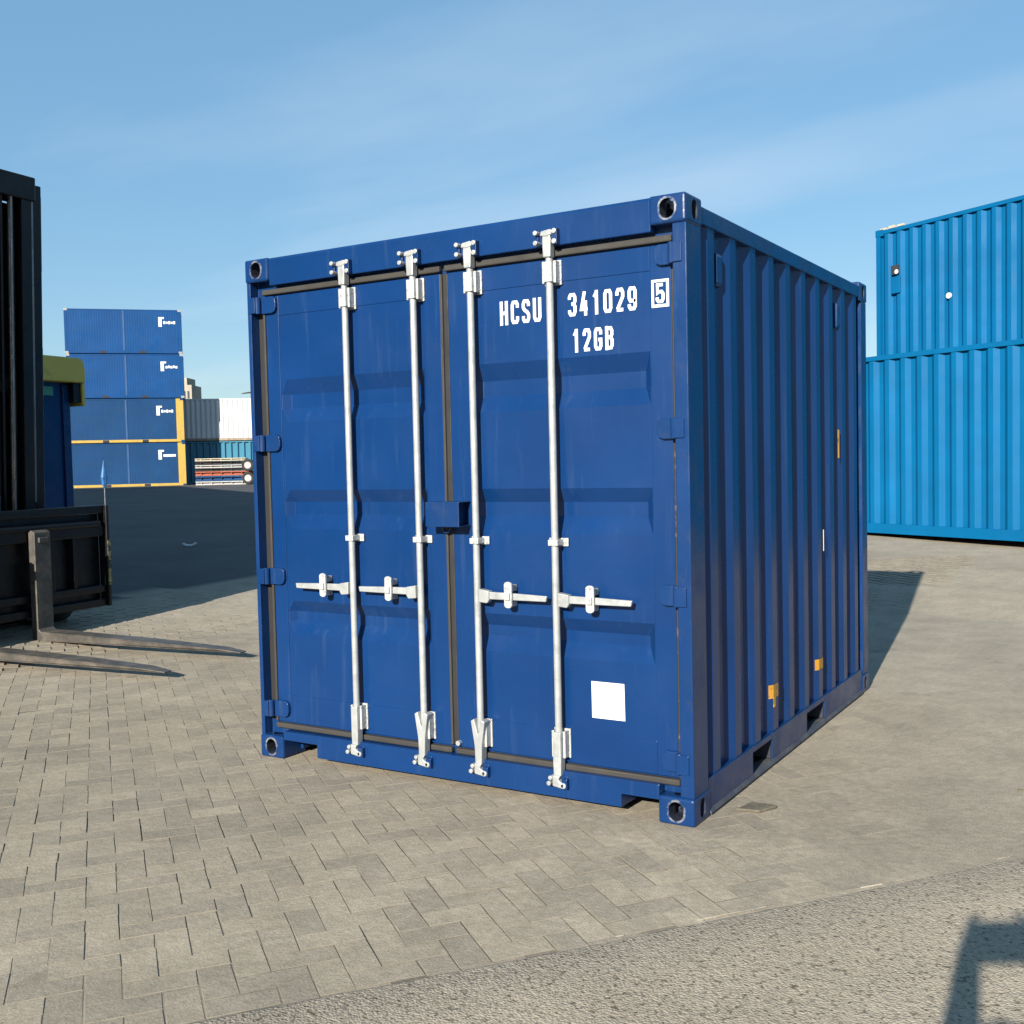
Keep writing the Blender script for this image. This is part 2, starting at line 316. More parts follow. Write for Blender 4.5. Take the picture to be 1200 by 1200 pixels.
# asphalt in the foreground, its edge uneven
def JIT(b): return 0.007*mnoise.noise(Vector((b*9.0, 1.7, 0.3))) + 0.012*mnoise.noise(Vector((b*1.1, 4.2, 0.3)))
av, af = [], []
bs = list(np.arange(-4.5, 6.0, 0.04)); bs = [-80, -40, -20, -12, -8, -6] + bs + [7, 9, 13, 20, 40, 80]
as_ = [0, 0.012, 0.03, 0.3, 0.8, 1.5, 2.5, 4, 7, 12, 20, 40, 80]
for b in bs:
    for k, a in enumerate(as_):
        jit = JIT(b)
        q = to_xy(EDGE - a + (jit if k < 3 else 0), b)
        av.append((q[0], q[1], zg(q[0], q[1]) + (-0.012, -0.001, 0.004, 0.005)[min(k, 3)]))
na = len(as_)
af = [(j*na+i, j*na+i+1, (j+1)*na+i+1, (j+1)*na+i) for j in range(len(bs)-1) for i in range(na-1)]
me = bpy.data.meshes.new('asphalt'); me.from_pydata(av, [], af); me.materials.append(M['asphalt']); me.update()
bm = bmesh.new(); bm.from_mesh(me); bmesh.ops.recalc_face_normals(bm, faces=bm.faces); bm.to_mesh(me); bm.free()
if me.polygons[0].normal.z < 0: me.flip_normals()
asphalt = link('asphalt', me, smooth=True); tag(asphalt, kind='structure')

# pale sand washed along the edge of the asphalt
sv, sf = [], []
sb = list(np.arange(-0.75, 3.6, 0.03))
for b in sb:
    w = max(0.0002, 0.0025 + 0.016*mnoise.noise(Vector((b*2.7, 9.1, 2))) + 0.004*mnoise.noise(Vector((b*14, 3.1, 2))))*min(1, max(0.1, (b+0.75)/1.2))
    c0 = EDGE + 0.004 + JIT(b)
    for s_, h in ((-1, 0.0038), (-0.5, 0.0048), (0.5, 0.0040), (1, 0.0004)):
        q = to_xy(c0+s_*w, b); sv.append((q[0], q[1], zg(*q)+h))
sf = [(j*4+i, j*4+i+1, (j+1)*4+i+1, (j+1)*4+i) for j in range(len(sb)-1) for i in range(3) if mnoise.noise(Vector((sb[j]*3.1, 7.7, 1.3))) + 0.5*mnoise.noise(Vector((sb[j]*11, 2.2, 5.1))) > 0.02]
M['sand'] = mat('pale_sand', (0.315, 0.28, 0.225), 0.95, 0, 0.12, 20, 0.5, 120)
me = bpy.data.meshes.new('sand_line'); me.from_pydata(sv, [], sf); me.materials.append(M['sand']); me.update()
o = link('sand_line', me, ground, smooth=True); tag(o, kind='stuff')

# herringbone pavers
PW = 0.106
def paver_verts(sx_, sy_, ch=0.004, dep=0.05):
    j = 0.0008; x, y = sx_/2-j, sy_/2-j; c = ch
    top = [(-x+c, -y+c, 0), (x-c, -y+c, 0), (x-c, y-c, 0), (-x+c, y-c, 0)]
    rim = [(-x, -y, -c*0.8), (x, -y, -c*0.8), (x, y, -c*0.8), (-x, y, -c*0.8)]
    bot = [(a, b, -dep) for a, b, _ in rim]
    return top+rim+bot
PF = [(0, 1, 2, 3)] + [(4+i, 4+(i+1) % 4, (i+1) % 4, i) for i in range(4)] + [(8+i, 8+(i+1) % 4, 4+(i+1) % 4, 4+i) for i in range(4)]
def project(q):
    d = np.array(q)-CAM; z = d @ cf
    return 600+FPX*(d @ cr)/z, 600-FPX*(d @ cu)/z, z
cand = []
for i in range(-75, 150):
    for j in range(-130, 130):
        k = (i-j) % 4
        if k == 0: ca, cb, hor = (i+1)*PW, (j+0.5)*PW, True        # long side along ea
        elif k == 3: ca, cb, hor = (i+0.5)*PW, (j+1)*PW, False
        else: continue
        a = EDGE + ca
        if a < EDGE - 0.07: continue
        q = to_xy(a, cb)
        if -2.25 < q[0] < -0.15 and 0.25 < q[1] < 2.75: continue
        px, py, z = project((q[0], q[1], 0))
        if z < 0.6 or z > 13.5 or not (-260 < px < 1460) or py > 1500: continue
        if (q[0] > -0.4 and q[1] > 4.5) or q[0] < -7.9: continue
        cand.append((z, q, hor, -20 < px < 1220 and py < 1215))
cand.sort(key=lambda c: c[0])
near_n, single, field = 0, [], []
for c in cand:
    hid = False
    if c[3] and near_n < 300: single.append(c); near_n += 1
    else: field.append(c)
rot = math.atan2(ea[1], ea[0])
meshes = []
for hor in (True, False):
    for ch in (0.0010, 0.0014, 0.002, 0.002, 0.003):
        me = bpy.data.meshes.new('paver'); s2 = (2*PW, PW) if hor else (PW, 2*PW)
        v = paver_verts(*s2, ch=ch)
        v = [(x+random.uniform(-.0022, .0012)*(1 if x > 0 else -1), y+random.uniform(-.0022, .0012)*(1 if y > 0 else -1), z) for x, y, z in v]
        me.from_pydata(v, [], PF); me.materials.append(M['paver']); me.materials.append(M['paver_side']); me.polygons.foreach_set('material_index', [0]+[1]*8); me.update(); meshes.append(me)
def jog(q):
    dz = rng.normal(0, 0.0006) + 0.001*mnoise.noise(Vector((q[0]*1.2, q[1]*1.2, 5)))
    return dz, rng.normal(0, 0.0035), rng.normal(0, 0.0035), rng.normal(0, 0.006), rng.normal(0, 0.0008), rng.normal(0, 0.0008)
for z, q, hor, _ in single:
    o = bpy.data.objects.new('paver', meshes[(0 if hor else 5)+random.randrange(5)]); C.objects.link(o); o.parent = ground
    dz, tx, ty, tz, dx, dy = jog(q); o.location = (q[0]+dx, q[1]+dy, zg(*q)+dz); o.rotation_euler = (tx, ty, rot+tz)
fv, ff, fs = [], [], []
for z, q, hor, _ in field:
    s2 = (2*PW, PW) if hor else (PW, 2*PW); dz, tx, ty, tz, dx, dy = jog(q)
    mtx = Matrix.Translation((q[0]+dx, q[1]+dy, zg(*q)+dz)) @ Matrix.Rotation(rot+tz, 4, 'Z') @ Matrix.Rotation(ty, 4, 'Y') @ Matrix.Rotation(tx, 4, 'X')
    o_ = len(fv); fv += [tuple(mtx @ Vector(p)) for p in paver_verts(*s2, ch=random.choice((0.0014, 0.002, 0.003)))]
    ff += [tuple(i+o_ for i in f) for f in PF]; fs += [random.random()]*12
me = bpy.data.meshes.new('paver_field'); me.from_pydata(fv, [], ff); me.materials.append(M['paver_attr']); me.materials.append(M['paver_side']); me.polygons.foreach_set('material_index', ([0]+[1]*8)*len(field)); me.update()
at = me.attributes.new('shade', 'FLOAT', 'POINT'); at.data.foreach_set('value', fs)
o = link('paver_field', me, ground); tag(o, kind='stuff')
print('pavers', len(single), len(field))

# ------------------------------------------------------------------ corner casting with its oval holes
def casting_mesh(name, sx_, sy_, mats, holes=True, bev=0.012):
    """a block x in [-.162,0], y in [0,.178], z in [0,.118] for the right front corner, mirrored by sx_, sy_"""
    mb = MB(); mb.box(-0.162, 0, 0, 0.178, 0, 0.118)
    me = mb.mesh(name, mats)
    bm = bmesh.new(); bm.from_mesh(me)
    bmesh.ops.bevel(bm, geom=list(bm.edges), offset=bev, segments=3, affect='EDGES', profile=0.5)
    bm.to_mesh(me); bm.free()
    if holes:
        ob = bpy.data.objects.new('tmp', me); C.objects.link(ob); cut = []
        def oval(w, h, n=20):
            r = min(w, h)/2; pts = []
            for i in range(n):
                t = 2*math.pi*i/n; c, s = math.cos(t), math.sin(t)
                pts.append((c*r + (math.copysign(max(0, w/2-r), c)), s*r + math.copysign(max(0, h/2-r), s)))
            return pts
        specs = [('y', [(p[0]-0.081, p[1]+0.060) for p in oval(0.066, 0.080)], -0.02, 0.135),
                 ('x', [(p[0]+0.095, p[1]+0.060) for p in oval(0.060, 0.082)], -0.125, 0.02),
                 ('z', [(p[0]-0.081, p[1]+0.092) for p in oval(0.064, 0.120)], 0.03, 0.15)]
        for ax, pts, a, b in specs:
            m2 = MB(); m2.prism(pts, ax, a, b); c = bpy.data.objects.new('tmpcut', m2.mesh('tmpcut', [mats[1]])); C.objects.link(c); cut.append(c)
            md = ob.modifiers.new('b', 'BOOLEAN'); md.operation = 'DIFFERENCE'; md.object = c; md.solver = 'EXACT'
            try: md.material_mode = 'TRANSFER'
            except Exception: pass
        dg = bpy.context.evaluated_depsgraph_get()
        me2 = bpy.data.meshes.new_from_object(ob.evaluated_get(dg)); me2.name = name
        for c in cut+[ob]: bpy.data.objects.remove(c)
        me = me2
    me.transform(Matrix.Diagonal((sx_, sy_, 1, 1)))
    if sx_*sy_ < 0: me.flip_normals()
    return me

def corrugation(length, n, outer, slope, depth, start='inner'):
    """list of (s, d) along a wall; d = 0 on the outer flats, d = depth in the hollows"""
    per = length/n; inner = per-outer-2*slope; pts = []; s = 0
    for i in range(n):
        pts += [(s, depth), (s+inner/2, depth), (s+inner/2+slope, 0), (s+inner/2+slope+outer, 0), (s+inner/2+2*slope+outer, depth)]; s += per
    pts.append((length, depth)); return pts

GLYPH = {
 'H': [[(.1, 0), (.1, 1)], [(.9, 0), (.9, 1)], [(.1, .5), (.9, .5)]],
 'C': [[(.9, .68), (.9, .82), (.74, .91), (.26, .91), (.1, .80), (.1, .20), (.26, .09), (.74, .09), (.9, .18), (.9, .32)]],
 'S': [[(.9, .70), (.9, .82), (.74, .91), (.26, .91), (.1, .80), (.1, .66), (.26, .56), (.74, .44), (.9, .34), (.9, .20), (.74, .09), (.26, .09), (.1, .18), (.1, .30)]],
 'U': [[(.1, 1), (.1, .2), (.26, .09), (.74, .09), (.9, .2), (.9, 1)]],
 '3': [[(.1, .72), (.1, .82), (.26, .91), (.74, .91), (.9, .80), (.9, .64), (.74, .53), (.38, .53)], [(.70, .52), (.9, .42), (.9, .20), (.74, .09), (.26, .09), (.1, .18), (.1, .28)]],
 '4': [[(.72, 0), (.72, .62)], [(.60, 1), (.13, .27), (1.0, .27)]],
 '1': [[(.60, 0), (.60, 1)], [(.58, .90), (.26, .72)]],
 '0': [[(.5, .09), (.26, .09), (.1, .2), (.1, .8), (.26, .91), (.74, .91), (.9, .8), (.9, .2), (.74, .09), (.5, .09)]],
 '2': [[(.1, .68), (.1, .80), (.26, .91), (.74, .91), (.9, .80), (.9, .62), (.16, .12)], [(.06, .09), (.94, .09)]],
 '9': [[(.86, .47), (.74, .41), (.26, .41), (.1, .52), (.1, .8), (.26, .91), (.74, .91), (.9, .8), (.9, .2), (.74, .09), (.26, .09), (.1, .18), (.1, .28)]],
 'G': [[(.9, .68), (.9, .82), (.74, .91), (.26, .91), (.1, .80), (.1, .20), (.26, .09), (.74, .09), (.9, .20), (.9, .47), (.52, .47)]],
 'B': [[(.1, 0), (.1, 1)], [(.1, .91), (.70, .91), (.87, .80), (.87, .65), (.70, .53), (.14, .53)], [(.66, .52), (.9, .42), (.9, .2), (.74, .09), (.1, .09)]],
 '5': [[(.88, .91), (.15, .91), (.12, .50), (.3, .57), (.72, .57), (.9, .46), (.9, .2), (.74, .09), (.26, .09), (.1, .18), (.1, .30)]]}
def text_mesh(txt, x0, x1, z0, z1, y, m, weight=0.142, gap=0.34):
    """flat stencilled characters filling the given box"""
    n = len(txt); h = z1-z0; cw = (x1-x0)/(n+(n-1)*gap); th = weight*h; mb = MB()
    for i, ch_ in enumerate(txt):
        ox = x0+i*cw*(1+gap)
        for k, st in enumerate(GLYPH[ch_]):
            pts = [Vector((ox + th*0.3 + q[0]*(cw-th*0.6), z0+q[1]*h)) for q in st]; L_, R_ = [], []
            for j, p_ in enumerate(pts):
                d0 = (pts[j]-pts[j-1]).normalized() if j else None; d1 = (pts[j+1]-pts[j]).normalized() if j < len(pts)-1 else None
                d0 = d0 or d1; d1 = d1 or d0; t = (d0+d1).normalized(); nrm = Vector((-t.y, t.x)); sc = 1/max(0.6, nrm.dot(Vector((-d0.y, d0.x))))
                L_.append(p_+nrm*th/2*sc); R_.append(p_-nrm*th/2*sc)
            mm = len(pts); yy = y-0.00035*k
            mb.add([(q.x, yy, q.y) for q in L_+R_], [(j, j+1, mm+j+1, mm+j) for j in range(mm-1)])
    me = mb.mesh('marking', m)
    bm = bmesh.new(); bm.from_mesh(me)
    for f in bm.faces:
        if f.normal.y > 0: f.normal_flip()
    bm.to_mesh(me); bm.free()
    return me

# ------------------------------------------------------------------ the blue ten-foot container
W_, L_, H_ = 2.438, 2.991, 2.591
box = empty('shipping_container', (0, 0, 0))
tag(box, 'dark blue steel container with white lock rods and HCSU 341029 markings, standing alone', 'container')
NV, NF = M['navy'], M['navy_frame']
cast = {(sx_, sy_): casting_mesh('corner_casting', sx_, sy_, [NF, M['hole']]) for sx_ in (1, -1) for sy_ in (1, -1)}
for sx_ in (1, -1):
    for sy_ in (1, -1):
        for z in (0, H_-0.118):
            o = link('corner_casting', cast[(sx_, sy_)], box); o.location = (0 if sx_ > 0 else -W_, 0 if sy_ > 0 else L_, z)
def rim_ring(cx_, cz_, wear):
    mb = MB(); n = 24; v = []
    for k, (g, yy) in enumerate(((0.0, 0.001), (0.0, -0.0025), (0.0085, -0.0025), (0.010, 0.002))):
        for i in range(n):
            t = 2*math.pi*i/n; c, s_ = math.cos(t), math.sin(t)
            v.append((cx_ + c*(0.033+g) , yy, cz_ + s_*(0.033+g) + math.copysign(0.007, s_)))
    mb.add(v, [(k*n+i, k*n+(i+1) % n, (k+1)*n+(i+1) % n, (k+1)*n+i) for k in range(3) for i in range(n)])
    return mb.build('hole_rim', M['steel_worn'], box)
for cx_ in (-0.081, -W_+0.081):
    for cz_ in (0.060, H_-0.058): rim_ring(cx_, cz_, 1)
# posts
mb = MB()
mb.prism([(-0.066, 0.012), (-0.004, 0.010), (-0.004, 0.172), (-0.03, 0.172), (-0.03, 0.06), (-0.066, 0.06)], 'z', 0.116, H_-0.116)
mb.build('corner_post', NF, box, 0.005)
mb = MB(); mb.prism([(-W_+0.026, 0.012), (-W_+0.004, 0.010), (-W_+0.004, 0.172), (-W_+0.03, 0.172), (-W_+0.03, 0.07), (-W_+0.026, 0.07)][::-1], 'z', 0.116, H_-0.116)
mb.build('corner_post', NF, box, 0.005)
for x0, x1 in ((-0.06, -0.004), (-W_+0.004, -W_+0.06)):
    MB().box(x0, x1, L_-0.135, L_-0.006, 0.116, H_-0.116).build('corner_post', NF, box, 0.008)
# header, sill
mb = MB(); mb.prism([(0.012, 2.449), (0.008, 2.575), (0.014, 2.588), (0.10, 2.588), (0.10, 2.449)], 'x', -W_+0.160, -0.160); mb.build('door_header', NV, box, 0.004)
MB().box(-W_+0.03, -0.03, 0.068, 0.12, 2.395, 2.476).build('header_backing', NF, box)
mb = MB(); mb.prism([(-W_+0.160, 0.100), (-W_+0.386, 0.100), (-W_+0.386, 0.032), (-0.336, 0.036), (-0.336, 0.094), (-0.160, 0.094), (-0.160, 0.158), (-W_+0.160, 0.146)][::-1], 'y', 0.010, 0.13)
mb.build('door_sill', NV, box, 0.003)
MB().box(-W_+0.03, -0.03, 0.068, 0.125, 0.118, 0.20).build('sill_backing', NF, box)
for x0, x1 in ((-W_+0.386, -W_+0.40), (-0.35, -0.337)):
    MB().box(x0+0.003, x1, 0.131, 0.60, 0.034, 0.115).build('sill_gusset', NF, box)
for x0 in (-W_+0.164, -0.185):
    MB().box(x0, x0+0.018, 0.131, 0.50, 0.03, 0.112).build('sill_gusset', NF, box)
# side walls: door end to blind end
def side_wall(x_out, sgn):
    pts = corrugation(L_-0.30, 10, 0.074, 0.066, 0.032)
    mb = MB(); n = len(pts); v = []
    for z in (0.150, 2.500):
        v += [(x_out-sgn*d, 0.166+s, z) for s, d in pts]
    mb.add(v, [(i, i+1, n+i+1, n+i) for i in range(n-1)])
    o = mb.build('side_panel', NV, box, 0.006, 2)
    return o
side_wall(-0.012, 1); side_wall(-W_+0.012, -1)
for sgn, xo in ((1, 0.0), (-1, -W_)):
    X = lambda d: xo - sgn*d
    def pr(pts, y0, y1, nm, m=NF, bev=0.004):
        mb = MB(); mb.prism([(X(a), z) for a, z in pts], 'y', y0, y1); return mb.build(nm, m, box, bev)
    pr([(0.005, 2.492), (0.005, 2.560), (0.010, 2.566), (0.070, 2.566), (0.070, 2.492)], 0.1775, L_-0.1775, 'top_rail')
    # bottom rail in pieces between the fork pockets
    cuts = [(0.174, 0.745), (1.030, 1.620), (1.960, L_-0.174)]
    for a, b in cuts:
        pr([(0.006, 0.030), (0.006, 0.160), (0.060, 0.160), (0.060, 0.152), (0.014, 0.152), (0.014, 0.038)], a, b, 'bottom_rail', bev=0.002)
    for a, b in ((0.745, 1.030), (1.620, 1.960)):
        pr([(0.0063, 0.132), (0.0063, 0.1597), (0.058, 0.1597), (0.058, 0.132)], a+0.001, b-0.001, 'bottom_rail', bev=0.002)
        mb = MB()
        y0, y1 = a, b
        mb.box(min(X(0.016), X(0.9)), max(X(0.016), X(0.9)), y0-0.006, y0-0.001, 0.034, 0.14); mb.box(min(X(0.016), X(0.9)), max(X(0.016), X(0.9)), y1+0.001, y1+0.006, 0.034, 0.14)
        mb.box(min(X(0.016), X(0.9)), max(X(0.016), X(0.9)), y0, y1, 0.132, 0.136)
        mb.build('fork_pocket', M['dark_in'], box)
    pr([(-0.006, 0.008), (-0.006, 0.016), (0.006, 0.031), (0.060, 0.031), (0.060, 0.008)], 0.1777, L_-0.1777, 'rail_flange', M['dusty'], 0.003)
# blind end, roof, floor
pts = corrugation(W_-0.12, 8, 0.104, 0.06, 0.036); n = len(pts); v = []
for z in (0.15, 2.49): v += [(-W_+0.06+s, L_-0.02-d, z) for s, d in pts]
MB().add(v, [(i, i+1, n+i+1, n+i) for i in range(n-1)]).build('end_panel', NV, box, 0.006)
for z0, z1 in ((2.48, 2.57), (0.03, 0.16)): MB().box(-W_+0.162, -0.162, L_-0.06, L_-0.012, z0, z1).build('end_rail', NF, box, 0.004)
pts = corrugation(L_-0.2, 12, 0.104, 0.05, 0.02); n = len(pts); v = []
for x in (-W_+0.06, -0.06): v += [(x, 0.1+s, 2.566-d) for s, d in pts]
MB().add(v, [(i, i+1, n+i+1, n+i) for i in range(n-1)]).build('roof_panel', NV, box)
MB().box(-W_+0.06, -0.06, 0.126, L_-0.06, 0.138, 0.150).build('floor_board', M['wood'], box)
mb = MB()
for i in range(8): mb.box(-W_+0.07, -0.07, 0.3+0.3*i+0.13, 0.3+0.3*i+0.135, 0.04, 0.131) if i not in (2, 5) else None
mb.build('cross_member', NF, box)

# doors
RIBS = [(1.750, 1.822, 1.893, 1.970), (1.202, 1.277, 1.340, 1.402), (0.652, 0.722, 0.770, 0.828)]
YD = 0.055
BARZ0, BARZ1 = 0.120, 2.500
def make_door(x0, x1, px0, px1, bars, hinge_side):
    mb = MB()
    zb, zt = 0.186, 2.402
    # frame of the leaf, one board with a window for the pressed panel
    fz0, fz1 = 0.330, 2.300
    for a, b, c, d in ((x0, px0, zb, zt), (px1, x1, zb, zt), (px0, px1, zb, fz0), (px0, px1, fz1, zt)):
        mb.box(a, b, YD, YD+0.045, c, d)
    e = 0.035; D = 0.035; yp = YD+0.0035
    xs_ = [px0, px0+0.004, px0+e+0.004, px1-e-0.004, px1-0.004, px1]
    rows = [(fz0, 0)]
    for r in RIBS[::-1]: rows += [(r[0], 0), (r[1], 1), (r[2], 1), (r[3], 0)]
    rows.append((fz1, 0))
    v = [(x, yp + (D if (k and 2 <= i <= 3) else 0), z) for z, k in rows for i, x in enumerate(xs_)]
    nx_ = len(xs_)
    mb.add(v, [(j*nx_+i, j*nx_+i+1, (j+1)*nx_+i+1, (j+1)*nx_+i) for j in range(len(rows)-1) for i in range(nx_-1)])
    door = mb.build('door', NV, box, 0.0025, 2)
    # rubber seal round the leaf
    MB().box(x0-0.010, x1+0.010, 0.038, 0.070, zt+0.006, zt+0.034).build('gasket', M['rubber'], door, 0.006)
    MB().box(x0-0.010, x1+0.010, 0.040, 0.070, zb-0.033, zb-0.006).build('gasket', M['rubber'], door, 0.006)
    if hinge_side > 0: MB().box(x1+0.001, x1+0.019, 0.050, 0.072, zb, zt).build('gasket', M['rubber_rust'], door, 0.004)
    else:
        MB().box(x0-0.016, x0-0.001, 0.048, 0.075, zb, zt).build('gasket', M['rubber'], door, 0.004)
        MB().box(x0-0.062, x0-0.017, 0.066, 0.080, zb, zt).build('gasket', M['rubber_dark'], door, 0.004)
    # hinges
    for z in (2.357, 1.646, 0.953, 0.255):
        h = MB(); zz = 0.043
        if hinge_side > 0:
            xa, xb = x1-0.068, x1+0.012
            out = [(xb, -zz), (xb, zz), (xa+0.02, zz), (xa+0.004, zz*0.72), (xa, 0.2*zz), (xa, -0.35*zz), (xa+0.008, -zz*0.8), (xa+0.028, -zz)]
            h.prism([(a, z+b) for a, b in out], 'y', 0.036, YD-0.001)
            h.tube((x1+0.018, 0.022, z-zz), (x1+0.018, 0.022, z+zz), 0.017, n=14); h.box(x1+0.020, x1+0.066, 0.0035, 0.020, z-zz*0.95, z+zz*0.95)
        else:
            xa, xb = x0+0.085, x0-0.012
            out = [(xb, -zz), (xb, zz), (xa-0.02, zz), (xa-0.004, zz*0.72), (xa, 0.2*zz), (xa, -0.35*zz), (xa-0.008, -zz*0.8), (xa-0.028, -zz)]
            h.prism([(a, z+b) for a, b in out], 'y', 0.036, YD-0.001)
            h.tube((x0-0.03, 0.030, z-zz), (x0-0.03, 0.030, z+zz), 0.017, n=14); h.box(x0-0.075, x0-0.03, 0.006, 0.032, z-zz*0.95, z+zz*0.95)
        h.build('hinge', NF, door, 0.003)
    # lock rods
    Z, ZL = M['zinc'], M['zinc_label']
    for bi, bx in enumerate(bars):
        mid = abs(bx+1.219) < 0.3
        yb = 0.014; t = MB()
        t.tube((bx, yb, 0.16), (bx, yb, BARZ1-0.01), 0.0160, n=16)
        t.build('lock_rod', Z, door, smooth=False)
        sd = 1 if bx > -1.219 else -1
        # cams and keepers, upper and lower
        k = MB()
        k.prism([(bx-0.018, 2.40), (bx+0.018, 2.40), (bx+0.021, 2.47), (bx+0.017, 2.508), (bx-0.019, 2.508), (bx-0.021, 2.47)], 'y', yb-0.024, yb+0.016)
        k.prism([(bx-0.030, 2.492), (bx-0.024, 2.512), (bx+0.020, 2.518), (bx+0.034, 2.505), (bx+0.034, 2.494), (bx, 2.488)], 'y', yb-0.028, yb-0.006)
        k.build('rod_cam', Z, door, 0.004); k = MB()
        if mid:
            k.prism([(bx-0.017, 0.135), (bx+0.017, 0.135), (bx+0.020, 0.22), (bx+0.038, 0.335), (bx+0.020, 0.345), (bx, 0.275), (bx-0.020, 0.345), (bx-0.038, 0.335), (bx-0.020, 0.22)], 'y', yb-0.028, yb+0.018)
        else:
            k.prism([(bx-0.018, 0.135), (bx+0.018, 0.135), (bx+0.020, 0.19), (bx+0.020, 0.33), (bx-0.020, 0.33), (bx-0.020, 0.19)], 'y', yb-0.024, yb+0.018)
        k.prism([(bx-0.020, 0.092), (bx+0.034, 0.084), (bx+0.040, 0.104), (bx+0.010, 0.120), (bx+0.018, 0.140), (bx-0.020, 0.140)], 'y', yb-0.034, yb+0.006)
        k.build('rod_cam', Z, door, 0.004)
        k = MB()
        for dz in (0.0, 0.043):
            k.tube((bx-0.046, 0.008, 2.462+dz), (bx-0.046, -0.028, 2.462+dz), 0.0105, n=10); k.tube((bx+0.044, 0.008, 2.462+dz), (bx+0.044, -0.024, 2.462+dz), 0.0115, n=10)
        k.box(bx+0.030, bx+0.056, -0.018, 0.0072, 2.450, 2.518, 1)
        k.box(bx-0.054, bx-0.040, -0.008, 0.0072, 2.458, 2.512, 1); k.box(bx-0.050, bx+0.050, 0.0040, 0.0076, 2.456, 2.514, 1)
        k.build('rod_keeper', [Z, NF], door, 0.002)
        k = MB()
        k.tube((bx-0.034, 0.0095, 0.104), (bx-0.034, -0.030, 0.104), 0.0105, n=10); k.tube((bx-0.028, 0.0095, 0.128), (bx-0.028, -0.026, 0.128), 0.010, n=10)
        k.tube((bx+0.034, 0.0095, 0.098), (bx+0.034, -0.020, 0.098), 0.0125, n=10); k.box(bx+0.022, bx+0.050, -0.014, 0.0092, 0.082, 0.126, 1); k.box(bx-0.040, bx+0.042, 0.0060, 0.0096, 0.090, 0.134, 1)
        k.build('rod_keeper', [Z, NF], door, 0.002)
        # bearing brackets bolted to the leaf
        for z0, z1 in ((2.285, 2.392), (0.208, 0.338)):
            b = MB(); b.box(bx-0.041, bx+0.041, YD-0.010, YD-0.0005, z0, z1)
            for dz_ in (0.022, (z1-z0)-0.022):
                for dx_ in (-0.0365, 0.0365): b.tube((bx+dx_, YD-0.014, z0+dz_), (bx+dx_, YD-0.009, z0+dz_), 0.0042, n=6)
            b.box(bx-0.034, bx-0.022, 0.008, YD-0.012, z0+0.006, z1-0.006); b.box(bx+0.022, bx+0.034, 0.008, YD-0.012, z0+0.006, z1-0.006)
            b.box(bx-0.0215, bx+0.0215, yb-0.0215, yb+0.004, z0+0.01, z1-0.01) if z0 > 1 else None
            b.build('rod_bracket', ZL, door, 0.003)
        b = MB(); b.box(bx-0.048, bx+0.048, YD-0.008, YD-0.0005, 1.147, 1.184); b.box(bx-0.024, bx+0.024, yb-0.022, YD-0.008, 1.152, 1.179)
        b.build('rod_guide', ZL, door, 0.003)
        # handle with hub and retainer
        s = -1 if bx < -1.219 else 1
        zh = 0.917; h = MB()
        h.prism([(bx+s*0.018, zh-0.030), (bx+s*0.062, zh-0.034), (bx+s*0.072, zh-0.020), (bx+s*0.072, zh+0.022), (bx+s*0.018, zh+0.030)], 'y', yb-0.020, yb+0.012)
        h.prism([(bx+s*0.068, zh-0.016), (bx+s*0.20, zh-0.015), (bx+s*0.365, zh-0.014), (bx+s*0.37, zh+0.011), (bx+s*0.20, zh+0.016), (bx+s*0.068, zh+0.018)], 'y', yb-0.012, yb+0.004)
        h.build('handle', Z, door, 0.003)
        xr = bx+s*0.178; r = MB(); cap = []
        for i in range(9): cap.append((xr+0.020*math.cos(math.pi*i/8), zh+0.055+0.014*math.sin(math.pi*i/8)))
        for i in range(9): cap.append((xr-0.020*math.cos(math.pi*i/8), zh-0.036-0.014*math.sin(math.pi*i/8)))
        r.prism(cap, 'y', yb-0.026, yb-0.014); r.box(xr-0.011, xr+0.011, yb-0.014, YD-0.001, zh+0.024, zh+0.052); r.box(xr-0.011, xr+0.011, yb-0.014, YD-0.001, zh-0.045, zh-0.021)
        r.box(xr-0.013, xr+0.013, yb-0.036, yb-0.026, zh-0.012, zh+0.020)
        r.build('handle_retainer', ZL, door, 0.002)
    return door
left_door = make_door(-2.350, -1.246, -2.262, -1.345, (-1.785, -1.372), -1)
right_door = make_door(-1.202, -0.090, -1.082, -0.186, (-1.050, -0.638), 1)
# seal where the leaves meet
MB().box(-1.2455, -1.232, 0.050, 0.085, 0.19, 2.40).build('gasket', M['rubber'], left_door, 0.004)
MB().box(-1.2315, -1.2025, 0.056, 0.090, 0.19, 2.40).build('gasket', M['rubber_dark'], right_door, 0.004)
MB().tube((-1.196, 0.035, 0.205), (-1.196, 0.060, 0.205), 0.012, n=10).build('drain_bolt', M['zinc'], right_door)
# lock box over the meeting edge
mb = MB()
t_ = 0.006; bx0, bx1, bz0, bz1, by0 = -1.292, -1.104, 1.230, 1.346, -0.045
mb.box(bx0, bx1, by0, by0+t_, bz0, bz1); mb.box(bx0, bx1, by0+t_, YD-0.001, bz1-t_, bz1); mb.box(bx0, bx1, by0+t_, YD-0.001, bz0, bz0+t_); mb.box(bx0, bx0+t_, by0+t_, YD-0.001, bz0+t_, bz1-t_)
mb.box(bx1-0.035, bx1-0.029, by0+t_, YD-0.002, bz0+t_, bz1-t_)
mb.build('lock_box', NF, left_door, 0.003)
mb = MB(); hk = [(-1.225+0.022*math.cos(t), 0.03, 1.222+0.022*math.sin(t)) for t in np.linspace(math.pi, 2*math.pi+0.5, 9)]
mb.path(hk, 0.006).build('seal_hook', NF, left_door)
MB().box(-1.078, -1.064, 0.02, YD-0.001, 1.24, 1.34).build('lock_box_stop', NF, right_door, 0.002)

